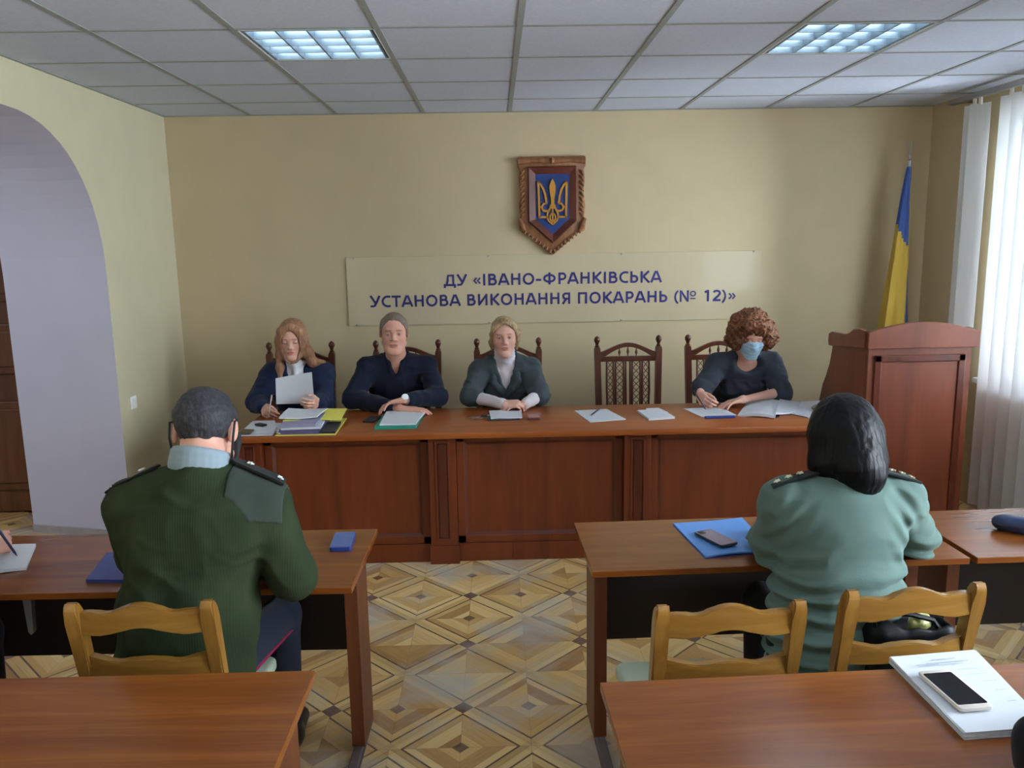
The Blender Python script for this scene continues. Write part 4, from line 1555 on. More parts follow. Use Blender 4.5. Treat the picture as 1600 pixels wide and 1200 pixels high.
def sleeve(S, sh, el, wr, g=0.0, r=(0.060, 0.050, 0.042, 0.030), k=0.03, frac=1.0):
    """upper arm and forearm; frac<1 stops the forearm early"""
    sh, el, wr = [np.asarray(q, float) for q in (sh, el, wr)]
    S.cap(sh, el, r[0]+g, r[1]+g, k)
    S.cap(el, el+(wr-el)*frac, r[1]*0.96+g, r[2]+(r[3]-r[2])*frac+g, k)

def folds(seed, fx, fy, fz, amp, rid=1.5):
    """cloth creases: ridged noise stretched along the directions given by the frequencies"""
    def g(P):
        Q = P*np.array([fx, fy, fz], float)
        wv = vnoise(P*7.0+3.1, seed+5)
        a = vnoise(Q+wv[..., None]*0.8, seed)
        return amp*(1-np.abs(a)*rid)*-1+amp*0.35
    return g

def trousers(S, pel, kneeL, kneeR, ankL, ankR, g=0.0, w=1.0):
    pel = np.asarray(pel, float)
    kneeL, kneeR = np.asarray(kneeL, float), np.asarray(kneeR, float)
    S.ell(pel+vec(0, 0, -0.005), (0.175*w+g, 0.125+g, 0.095), None, 0.05)
    for kn, an in ((kneeL, ankL), (kneeR, ankR)):
        kn, an = np.asarray(kn, float), np.asarray(an, float)
        hip = pel+nrm(vec(kn[0]-pel[0], 0, 0)+1e-9)*0.085*w
        S.cap(hip, kn, 0.082*w+g, 0.060+g, 0.04)
        S.cap(kn, an, 0.060+g, 0.045+g, 0.03)

def shoe(parent, ank, fwd, o, mat):
    m = MB(o)
    S = Sdf()
    a = np.asarray(ank, float)
    f = nrm(fwd)
    z = 0.0
    S.cap(vec(a[0], a[1], 0.045)-f*0.03, vec(a[0], a[1], 0.034)+f*0.15, 0.042, 0.032, 0.03)
    S.cap(vec(a[0], a[1], 0.05), vec(a[0], a[1], 0.10), 0.042, 0.045, 0.03)
    S.fn(lambda P: -(P[..., 2]-0.002), (-9, -9, -9), (9, 9, 9), 0.002, None, 'i')
    V, F = S.mesh(0.008)
    m.bm.free()
    return mesh_obj('shoe', V, F, mat, parent, None, o)

def person_root(name_label, group, body, base, res=0.0035, skin=(0.5, 0.3, 0.22), hi=None):
    V, F = body.mesh(res)
    C = body.colours(V, skin)
    o = mesh_obj('person', V, F, M['skin'], None, C, base)
    o.location = base
    setp(o, name_label, 'person', group)
    return o

def part(name, S, res, mat, root, base, relax=0, C=None):
    V, F = S.mesh(res)
    return mesh_obj(name, V, F, mat, root, C, base, relax)

M['shoe'] = plain('black_shoe_leather', (0.015, 0.014, 0.014), 0.35)
M['trouser'] = cloth('dark_trouser_cloth', s2l(34, 36, 46), 0.1)
SK1, SK2, SK3 = s2l(214, 168, 148), s2l(208, 158, 138), s2l(216, 170, 152)
LIP1, LIP2 = s2l(176, 100, 98), s2l(178, 118, 106)
# ================================================================ people
def hairline(H, ys, zs, pad=0.0, arch=0.0):
    def f(P):
        q = H.loc(P)
        return (np.interp(q[..., 1], ys, zs)-q[..., 2])*H.s+pad+0.0035*vnoise(P*110, 17)-arch*np.maximum(0, np.abs(q[..., 0])-0.028)*H.s
    return f

def wedge(neck, lat, f, upv, half, drop, depth0=0.0, up_ext=0.08):
    """V opening below the neck, towards f"""
    neck = np.asarray(neck, float)
    c = drop/math.hypot(drop, half)
    def g(P):
        q = P-neck
        a, b, d = np.abs(q@lat), -(q@upv), q@f
        return np.maximum(np.maximum((a-half*(1-b/drop))*c, depth0-d), np.maximum(b-drop, -b-up_ext))
    pts = [neck+lat*sx*half*1.9+upv*uz+f*fz for sx in (-1, 1) for uz in (up_ext, -drop) for fz in (depth0, 0.35)]
    return g, np.min(pts, 0), np.max(pts, 0)

def ringpts(c, upv, f, lat, r, a0, a1, n=14, tilt=0.0, ry=None):
    """points on a ring round the neck; angle 0 is the front"""
    out = []
    for k in range(n+1):
        a = math.radians(a0+(a1-a0)*k/n)
        out.append(np.asarray(c, float)+f*math.cos(a)*(ry or r)+lat*math.sin(a)*r-upv*tilt*math.cos(a))
    return out

def build_body(H, face_kw, pel, chest, neck, shL, shR, fwd, arms, nr, skin, w, dpt, hands):
    S = Sdf()
    H.face(S, **face_kw)
    S.cap(H.P(0, 0.022, -0.055), np.asarray(neck, float)+vec(0, 0, 0.0), nr*0.97, nr*1.10, 0.03)
    torso(S, pel, chest, neck, shL, shR, fwd, w, dpt, -0.022)
    for sh, el, wr in arms:
        sleeve(S, sh, el, wr, -0.012, r=(0.056, 0.047, 0.041, 0.030))
        d = nrm(np.asarray(wr, float)-np.asarray(el, float))
        S.cap(wr, np.asarray(wr, float)+d*0.012, 0.0235, 0.022, 0.02)
    for h in hands:
        hand(S, **h)
    return S

def legs(root, base, pel, fwd, kn, spread=0.10, ankle_back=0.0, mat=None, g=0.0, w=1.0):
    """seated legs: thighs forward, shanks down, shoes on the floor"""
    f = nrm(fwd)
    pel = np.asarray(pel, float)
    kL = pel+f*kn+vec(spread, 0, -0.03)
    kR = pel+f*kn+vec(-spread, 0, -0.03)
    aL, aR = vec(kL[0], kL[1], 0.10)-f*ankle_back, vec(kR[0], kR[1], 0.10)-f*ankle_back
    S = Sdf()
    trousers(S, pel, kL, kR, aL, aR, g, w)
    part('trousers', S, 0.009, mat or M['trouser'], root, base, 1)
    for a in (aL, aR):
        shoe(root, a, f, base, M['shoe'])

NY = vec(0, -1, 0)
PY = vec(0, 1, 0)

# ---------------------------------------------------------------- man in the navy pullover
def man_navy():
    base = (-0.63, 5.28, 0)
    pel, chest, neck = vec(-0.63, 5.30, 0.56), vec(-0.63, 5.19, 0.87), vec(-0.632, 5.115, 1.065)
    shL, shR = vec(-0.445, 5.13, 1.0), vec(-0.815, 5.13, 1.0)
    elL, elR = vec(-0.365, 4.985, 0.835), vec(-0.895, 4.985, 0.835)
    wrL, wrR = vec(-0.545, 4.80, 0.858), vec(-0.585, 4.775, 0.806)
    H = Head((-0.63, 5.03, 1.236), 0.10, 0.06, 0.02, 1.04, jaw=1.12)
    hands = [dict(wrist=wrL, d=(-1, -0.12, -0.16), n=(0.0, -0.25, -1), side='L', s=1.05, bend=(0.30, 0.45, 0.3), spread=0.22, thumb=(0.8, 0.5, 0.2)),
             dict(wrist=wrR, d=(1, -0.10, -0.02), n=(0, 0, -1), side='R', s=1.05, bend=(0.12, 0.25, 0.2), spread=0.12)]
    B = build_body(H, dict(skin=SK2, lip=LIP2, brow=s2l(96, 76, 62), eye=(0.06, 0.05, 0.04)), pel, chest, neck, shL, shR, NY, [(shL, elL, wrL), (shR, elR, wrR)], 0.060, SK2, 1.22, 1.15, hands)
    B.cap(H.P(-0.03, -0.06, -0.095), H.P(0.03, -0.06, -0.095), 0.022, None, 0.03)
    root = person_root('man in a dark navy pullover sitting with folded arms at the desk', None, B, base, 0.0033, SK2)
    S = Sdf()
    lat, f, u = torso(S, pel, chest, neck, shL, shR, NY, 1.22, 1.15, 0.006, belly=0.02)
    sleeve(S, shL, elL, wrL, 0.006, frac=0.86)
    sleeve(S, shR, elR, wrR, 0.008, frac=0.80)
    S.cap(neck-u*0.005, neck+u*0.12, 0.064, 0.068, 0.008, None, 's')
    g, lo, hi = wedge(neck+u*0.02, lat, f, u, 0.050, 0.105)
    S.fn(g, lo, hi, 0.006, None, 's')
    S.disp.append(folds(11, 9, 9, 5, 0.009))
    S.disp.append(folds(111, 15, 15, 22, 0.006))
    cl = cloth('navy_knit', s2l(26, 31, 48), 0.12)
    part('pullover', S, 0.006, cl, root, base)
    S = Sdf()
    c0 = neck+u*0.022
    for sgn in (-1, 1):
        pts = ringpts(c0, u, f, lat, 0.066, sgn*178, sgn*38, 9, 0.028, 0.068)
        pts.append(neck+f*0.088+lat*sgn*0.030*-1*-1-u*0.030)
        S.chain(pts, [0.011]*len(pts), 0.012)
        S.chain([q-u*0.020+(q-c0)*0.10 for q in pts], [0.010]*len(pts), 0.016)
    part('collar', S, 0.004, cl, root, base)
    S = Sdf()
    H.skull(S, 0.0028)
    for sx in (-1, 1):
        S.ell(H.P(sx*0.064, 0.0, 0.030), (0.016, 0.055, 0.048), H.R, 0.02)
    S.fn(hairline(H, [-0.11, -0.085, -0.070, -0.058, -0.045, -0.03, -0.012, 0.004, 0.02, 0.05, 0.10], [0.088, 0.084, 0.082, 0.070, 0.050, 0.020, -0.010, -0.020, -0.010, -0.035, -0.045], 0.0, 0.8), (-9,)*3, (9,)*3, 0.004, None, 'i')
    part('hair', S, 0.0035, hair_mat('short_grey_hair', s2l(88, 76, 66), s2l(116, 102, 90), s2l(148, 136, 124), 0.8, (200, 200, 60)), root, base)
    legs(root, base, pel, NY, 0.40)
    # watch on the left wrist
    d = nrm(wrL-elL)
    w_ = wrL+nrm(vec(-1, -0.12, -0.16))*0.004
    m = MB(base)
    a = nrm(np.cross(d, vec(0, 0, 1)))
    b_ = np.cross(a, d)
    m.tube([tuple(w_+(a*math.cos(t)+b_*math.sin(t))*0.0285) for t in np.linspace(0, 2*PI, 25)], 0.0055, 8)
    wt = m.build('watch', M['steel'], root, smooth=True)
    m = MB(base)
    fc = nrm(vec(0, -0.75, 0.66))
    m.lathe([(0.021, 0), (0.021, 0.007), (0.018, 0.010)], tuple(w_+fc*0.026), tuple(fc), 20)
    m.build('watch_dial', plain('pale_watch_dial', (0.85, 0.88, 0.9), 0.2), wt)
man_navy()

# ---------------------------------------------------------------- woman reading, navy blazer
def woman_blazer():
    base = (-1.27, 5.28, 0)
    pel, chest, neck = vec(-1.265, 5.30, 0.54), vec(-1.262, 5.20, 0.85), vec(-1.260, 5.125, 1.045)
    shL, shR = vec(-1.105, 5.135, 0.975), vec(-1.420, 5.135, 0.970)
    elL, elR = vec(-1.070, 4.995, 0.822), vec(-1.488, 5.00, 0.822)
    wrL, wrR = vec(-1.085, 4.86, 0.838), vec(-1.402, 4.845, 0.815)
    H = Head((-1.256, 5.035, 1.208), 0.04, 0.20, 0.0, 0.98, True, 0.95)
    hands = [dict(wrist=wrL, d=(-0.10, -1, 0.05), n=(-0.9, 0.1, 0.2), side='L', s=0.92, per=[(0.5, 0.6, 0.4), (0.6, 0.7, 0.4), (0.75, 0.8, 0.5), (0.9, 0.8, 0.5)], thumb=(0.8, 0.55, 0.25)),
             dict(wrist=wrR, d=(0.35, -0.9, -0.12), n=(0.75, 0.25, -0.55), side='R', s=0.92, per=[(0.75, 0.8, 0.4), (0.9, 0.9, 0.5), (1.05, 1.0, 0.6), (1.1, 1.0, 0.6)], thumb=(0.85, 0.35, 0.45))]
    B = build_body(H, dict(skin=SK1, lip=s2l(186, 96, 100), brow=s2l(92, 66, 52), eye=(0.05, 0.035, 0.03), closed=True, lips=1.1), pel, chest, neck, shL, shR, NY, [(shL, elL, wrL), (shR, elR, wrR)], 0.046, SK1, 0.92, 0.95, hands)
    root = person_root('woman with long hair reading a sheet, in a navy blazer over white blouse', None, B, base, 0.0033, SK1)
    # white blouse
    S = Sdf()
    lat, f, u = torso(S, pel, chest, neck, shL, shR, NY, 0.92, 0.95, -0.006, bust=0.004)
    S.chain(ringpts(neck+u*0.025, u, f, lat, 0.048, 0, 360, 16, 0.012), [0.013]*17, 0.012)
    S.cap(neck-u*0.05, neck+u*0.012, 0.072, 0.056, 0.03)
    S.chain([neck+f*0.060+u*0.0, neck+f*0.095-u*0.05, neck+f*0.115-u*0.12], [0.012, 0.010, 0.008], 0.02)
    S.disp.append(folds(3, 14, 14, 8, 0.005))
    part('blouse', S, 0.005, cloth('white_blouse', s2l(228, 230, 236), 0.03, 0.8), root, base)
    S = Sdf()
    torso(S, pel, chest, neck, shL, shR, NY, 1.08, 1.0, 0.008, bust=0.006)
    sleeve(S, shL, elL, wrL, 0.008, frac=0.92)
    sleeve(S, shR, elR, wrR, 0.010, frac=0.90)
    g, lo, hi = wedge(neck+u*0.05, lat, f, u, 0.092, 0.32)
    S.fn(g, lo, hi, 0.006, None, 's')
    S.cap(neck-u*0.0, neck+u*0.15, 0.056, 0.062, 0.01, None, 's')
    S.disp.append(folds(21, 10, 10, 6, 0.009))
    S.disp.append(folds(121, 15, 15, 22, 0.006))
    cl = cloth('navy_wool', s2l(33, 43, 70), 0.1)
    bz = part('blazer', S, 0.0055, cl, root, base)
    S = Sdf()
    for sx in (-1, 1):
        pts = [neck+lat*sx*0.062-f*0.02+u*0.022, neck+lat*sx*0.068+f*0.045-u*0.02, neck+lat*sx*0.055+f*0.108-u*0.10, neck+lat*sx*0.022+f*0.130-u*0.215]
        S.chain(pts, [0.013, 0.016, 0.022, 0.008], 0.02)
    part('lapels', S, 0.005, cl, bz, base)
    # long side-parted hair
    S = Sdf()
    H.skull(S, 0.013)
    S.ell(H.P(0, -0.110, -0.020), np.array((0.058, 0.066, 0.105)), H.R, 0.014, None, 's')
    S.chain([H.P(0.004, -0.058, 0.104), H.P(-0.055, -0.060, 0.072), H.P(-0.078, -0.040, 0.0), H.P(-0.082, -0.040, -0.09), vec(-1.338, 5.010, 1.03), vec(-1.335, 4.985, 0.95)], [0.012, 0.016, 0.019, 0.022, 0.021, 0.010], 0.03)
    S.chain([H.P(0.006, -0.058, 0.104), H.P(0.056, -0.060, 0.072), H.P(0.080, -0.036, 0.0), H.P(0.092, -0.012, -0.09), vec(-1.150, 5.075, 1.055), vec(-1.095, 5.13, 1.045)], [0.012, 0.016, 0.021, 0.028, 0.028, 0.016], 0.03)
    S.ell(H.P(0, 0.055, -0.07), (0.085, 0.060, 0.13), H.R, 0.04)
    S.disp.append(lambda P: 0.002*vnoise(P*np.array([150., 150., 5.]), 4))
    part('hair', S, 0.0035, hair_mat('honey_blonde_hair', s2l(104, 72, 52), s2l(150, 108, 80), s2l(182, 140, 108), 0.4, (110, 110, 6)), root, base)
    legs(root, base, pel, NY, 0.33, 0.075, mat=cloth('navy_trousers', s2l(33, 43, 70), 0.1))
woman_blazer()

# ---------------------------------------------------------------- woman in the white turtleneck
def woman_turtleneck():
    base = (0.055, 5.28, 0)
    pel, chest, neck = vec(0.06, 5.30, 0.55), vec(0.055, 5.19, 0.85), vec(0.052, 5.12, 1.045)
    shL, shR = vec(0.210, 5.13, 0.972), vec(-0.105, 5.13, 0.972)
    elL, elR = vec(0.262, 4.99, 0.832), vec(-0.168, 4.99, 0.832)
    wrL, wrR = vec(0.165, 4.835, 0.808), vec(0.035, 4.80, 0.818)
    H = Head((0.048, 5.035, 1.200), 0.03, 0.05, -0.02, 1.0, True, 0.93)
    hands = [dict(wrist=wrL, d=(-1, -0.35, -0.02), n=(0, 0, -1), side='L', s=0.95, bend=(0.2, 0.4, 0.3)),
             dict(wrist=wrR, d=(1, -0.06, 0.02), n=(0.05, 0.4, -1), side='R', s=0.95, per=[(0.45, 0.7, 0.5), (0.5, 0.75, 0.5), (0.55, 0.8, 0.5), (0.6, 0.8, 0.5)], thumb=(0.8, 0.5, 0.15))]
    B = build_body(H, dict(skin=SK3, lip=LIP1, brow=s2l(120, 90, 70), eye=(0.05, 0.05, 0.05), lips=1.0), pel, chest, neck, shL, shR, NY, [(shL, elL, wrL), (shR, elR, wrR)], 0.050, SK3, 1.0, 1.0, hands)
    root = person_root('fair-haired woman in a white turtleneck and dark grey jacket at the desk', None, B, base, 0.0033, SK3)
    wk = cloth('white_fine_knit', s2l(216, 208, 214), 0.04, 0.85)
    S = Sdf()
    lat, f, u = torso(S, pel, chest, neck, shL, shR, NY, 1.0, 1.0, -0.004, bust=0.008)
    S.cap(neck-u*0.03, H.P(0, 0.012, -0.085), 0.062, 0.054, 0.02)
    for k in range(3):
        c = neck+(H.P(0, 0.012, -0.085)-neck)*(0.25+0.33*k)
        S.chain(ringpts(c, u, f, lat, 0.055, 0, 360, 16), [0.006]*17, 0.012)
    sleeve(S, shL, elL, wrL, -0.004, frac=0.97, r=(0.052, 0.046, 0.042, 0.036))
    sleeve(S, shR, elR, wrR, -0.004, frac=0.97, r=(0.052, 0.046, 0.042, 0.036))
    S.disp.append(folds(8, 16, 16, 16, 0.004))
    part('turtleneck', S, 0.005, wk, root, base)
    S = Sdf()
    torso(S, pel, chest, neck, shL, shR, NY, 1.02, 1.02, 0.010, bust=0.010)
    sleeve(S, shL, elL, wrL, 0.010, r=(0.054, 0.050, 0.044, 0.036), frac=0.18)
    sleeve(S, shR, elR, wrR, 0.010, r=(0.054, 0.050, 0.044, 0.036), frac=0.18)
    g, lo, hi = wedge(neck+u*0.05, lat, f, u, 0.082, 0.235)
    S.fn(g, lo, hi, 0.006, None, 's')
    S.cap(neck+u*0.01, neck+u*0.16, 0.068, 0.07, 0.01, None, 's')
    S.disp.append(folds(31, 8, 8, 6, 0.009))
    S.disp.append(folds(131, 15, 15, 22, 0.006))
    cl = cloth('dark_grey_green_suiting', s2l(66, 76, 80), 0.1)
    jk = part('jacket', S, 0.0055, cl, root, base)
    S = Sdf()
    for sx in (-1, 1):
        S.chain([neck+lat*sx*0.066-f*0.03+u*0.030, neck+lat*sx*0.078+f*0.040-u*0.015, neck+lat*sx*0.072+f*0.098-u*0.085], [0.012, 0.018, 0.024], 0.02)
        S.chain([neck+lat*sx*0.078+f*0.104-u*0.105, neck+lat*sx*0.045+f*0.125-u*0.145, neck+lat*sx*0.010+f*0.135-u*0.205], [0.026, 0.022, 0.008], 0.008)
    part('lapels', S, 0.005, cl, jk, base)
    S = Sdf()
    S.chain([neck+f*0.128-u*0.19, chest+f*0.135-u*0.04], [0.004, 0.004], 0.004)
    S = Sdf()
    H.skull(S, 0.007)
    S.fn(hairline(H, [-0.11, -0.085, -0.070, -0.055, -0.04, -0.02, 0.0, 0.03, 0.06, 0.10], [0.100, 0.094, 0.088, 0.070, 0.040, -0.005, -0.035, -0.055, -0.06, -0.07], 0.0, 0.9), (-9,)*3, (9,)*3, 0.010, None, 'i')
    for sx in (-1, 1):
        S.chain([H.P(sx*0.010, -0.074, 0.096), H.P(sx*0.052, -0.064, 0.070), H.P(sx*0.076, -0.036, 0.020), H.P(sx*0.084, -0.008, -0.035), H.P(sx*0.078, 0.01, -0.085)], [0.008, 0.010, 0.010, 0.011, 0.006], 0.02)
    S.chain([H.P(0.07, 0.03, 0.06), H.P(0.096, 0.02, 0.02), H.P(0.098, 0.015, -0.03)], [0.010, 0.012, 0.008], 0.02)
    S.ell(H.P(0.0, 0.115, -0.02), (0.045, 0.035, 0.045), H.R, 0.03)
    S.disp.append(lambda P: 0.003*vnoise(P*np.array([140., 140., 25.]), 6))
    part('hair', S, 0.0035, hair_mat('ash_blonde_hair', s2l(104, 86, 62), s2l(164, 140, 104), s2l(206, 184, 146), 0.45, (120, 60, 14)), root, base)
    legs(root, base, pel, NY, 0.38, mat=cl)
woman_turtleneck()

# ---------------------------------------------------------------- red-haired woman in a mask, writing
def woman_mask():
    base = (1.56, 5.28, 0)
    pel, chest, neck = vec(1.555, 5.29, 0.55), vec(1.565, 5.165, 0.85), vec(1.572, 5.085, 1.035)
    shL, shR = vec(1.735, 5.10, 0.985), vec(1.402, 5.09, 0.985)
    elL, elR = vec(1.768, 4.955, 0.828), vec(1.272, 4.985, 0.852)
    wrL, wrR = vec(1.475, 4.79, 0.818), vec(1.228, 4.845, 0.838)
    H = Head((1.572, 4.985, 1.182), -0.06, 0.38, 0.03, 1.0, True, 1.0)
    hands = [dict(wrist=wrL, d=(-1, -0.28, -0.14), n=(0, -0.1, -1), side='L', s=0.97, bend=(0.22, 0.32, 0.2), spread=0.30, thumb=(0.7, 0.6, 0.2)),
             dict(wrist=wrR, d=(0.05, -0.9, -0.18), n=(0.85, 0.2, -0.45), side='R', s=0.97, per=[(0.7, 0.8, 0.4), (0.85, 0.9, 0.5), (1.0, 1.0, 0.6), (1.1, 1.0, 0.6)], thumb=(0.85, 0.4, 0.45))]
    B = build_body(H, dict(skin=SK3, lip=LIP1, brow=s2l(110, 70, 50), eye=(0.04, 0.03, 0.03), closed=True), pel, chest, neck, shL, shR, NY, [(shL, elL, wrL), (shR, elR, wrR)], 0.052, SK3, 1.05, 1.05, hands)
    root = person_root('red-haired woman in a pale blue face mask writing at the desk', None, B, base, 0.0033, SK3)
    S = Sdf()
    lat, f, u = torso(S, pel, chest, neck, shL, shR, NY, 1.05, 1.05, 0.008, bust=0.012)
    sleeve(S, shL, elL, wrL, 0.012, frac=0.06)
    sleeve(S, shR, elR, wrR, 0.012, frac=0.12)
    S.cap(neck-u*0.01, neck+u*0.14, 0.064, 0.08, 0.01, None, 's')
    S.ell(neck+f*0.09+u*0.004, (0.096, 0.08, 0.072), None, 0.02, None, 's')
    S.disp.append(folds(41, 8, 8, 6, 0.010))
    S.disp.append(folds(141, 15, 15, 22, 0.006))
    part('blouse', S, 0.0055, cloth('charcoal_blouse', s2l(56, 62, 72), 0.12), root, base)
    # mask: pleated shell over nose and chin, with ear loops
    K = Sdf()
    H.skull(K)
    K.cap(H.P(0, -0.086, 0.012), H.P(0, -0.106, -0.026), 0.010, 0.014, 0.025)
    K.ell(H.P(0, -0.094, -0.062), (0.026, 0.012, 0.018), H.R, 0.02)
    S = Sdf()
    S.fn(lambda P: K.ev(P)-0.007, H.P(0, -0.06, -0.06)-0.13, H.P(0, -0.06, -0.06)+0.13, 0)
    def reg(P):
        q = H.loc(P)
        top = 0.004-0.9*np.maximum(0, np.abs(q[..., 0])-0.015)*0.35
        return np.maximum(np.maximum(q[..., 2]-top, -0.122-q[..., 2]), np.maximum(q[..., 1]+0.030+0.12*(q[..., 2]+0.06), np.abs(q[..., 0])-0.066))
    S.fn(reg, (-9,)*3, (9,)*3, 0.004, None, 'i')
    S.disp.append(lambda P: 0.0012*np.sin(H.loc(P)[..., 2]*2*PI/0.022))
    mk = part('face_mask', S, 0.003, plain('pale_blue_mask_fabric', s2l(168, 200, 222), 0.85, 0.1, var=0.03), root, base)
    for sx in (-1, 1):
        m = MB(base)
        m.tube([tuple(H.P(sx*0.064, -0.036, -0.012)), tuple(H.P(sx*0.080, -0.01, 0.012)), tuple(H.P(sx*0.088, 0.018, 0.028)), tuple(H.P(sx*0.086, 0.030, 0.0)), tuple(H.P(sx*0.076, 0.0, -0.04)), tuple(H.P(sx*0.062, -0.036, -0.085))], 0.0016, 6)
        m.build('ear_loop', M['white'], mk)
    # curly hair
    S = Sdf()
    S.ell(H.P(0.0, 0.035, 0.042), (0.126, 0.122, 0.104), H.R, 0.03)
    S.ell(H.P(-0.090, -0.005, -0.005), (0.062, 0.075, 0.085), H.R, 0.03)
    S.ell(H.P(0.096, -0.005, 0.0), (0.062, 0.075, 0.082), H.R, 0.03)
    S.ell(H.P(0.0, -0.052, 0.088), (0.095, 0.055, 0.048), H.R, 0.03)
    S.ell(H.P(0, -0.115, -0.045), (0.062, 0.062, 0.100), H.R, 0.012, None, 's')
    def curls(P):
        w1 = vnoise(P*26, 3)
        a = vnoise(P*42+w1[..., None]*1.2, 7)
        b = vnoise(P*95, 8)
        return 0.020*(np.abs(a)-0.42)+0.007*b+0.012*w1
    S.disp.append(curls)
    part('curly_hair', S, 0.0036, hair_mat('curly_auburn_hair', s2l(58, 33, 22), s2l(110, 66, 40), s2l(150, 96, 58), 0.6, (70, 70, 70)), root, base)
    legs(root, base, pel, NY, 0.38)
woman_mask()

# ---------------------------------------------------------------- helpers for uniforms
def epaulette(root, base, a, b, wid, mat, stars, lift=0.0, smat=None):
    a, b = np.asarray(a, float), np.asarray(b, float)
    d = nrm(b-a)
    s = nrm(np.cross(d, vec(0, 0, 1)))
    n = np.cross(s, d)
    L = np.linalg.norm(b-a)
    m = MB(base)
    poly = [(0, -wid*0.42), (L*0.86, -wid*0.5), (L, -wid*0.5), (L, wid*0.5), (L*0.86, wid*0.5), (0, wid*0.42), (-0.018, 0)]
    # bends gently over the shoulder
    fn = lambda p, q, h: tuple(a+d*p+s*q+n*(h+lift-0.20*(p-L/2)**2/L))
    m.prism(poly, fn, 0.0, 0.007, 0.0015)
    e = m.build('epaulette', mat, root)
    for k in stars:
        m = MB(base)
        c = k*L
        pts = []
        for i in range(10):
            r = 0.011 if i % 2 == 0 else 0.005
            pts.append((c+r*math.cos(2*PI*i/10), r*math.sin(2*PI*i/10)))
        m.prism(pts, fn, 0.007, 0.011)
        m.build('star', smat or M['steel'], e)
    return e

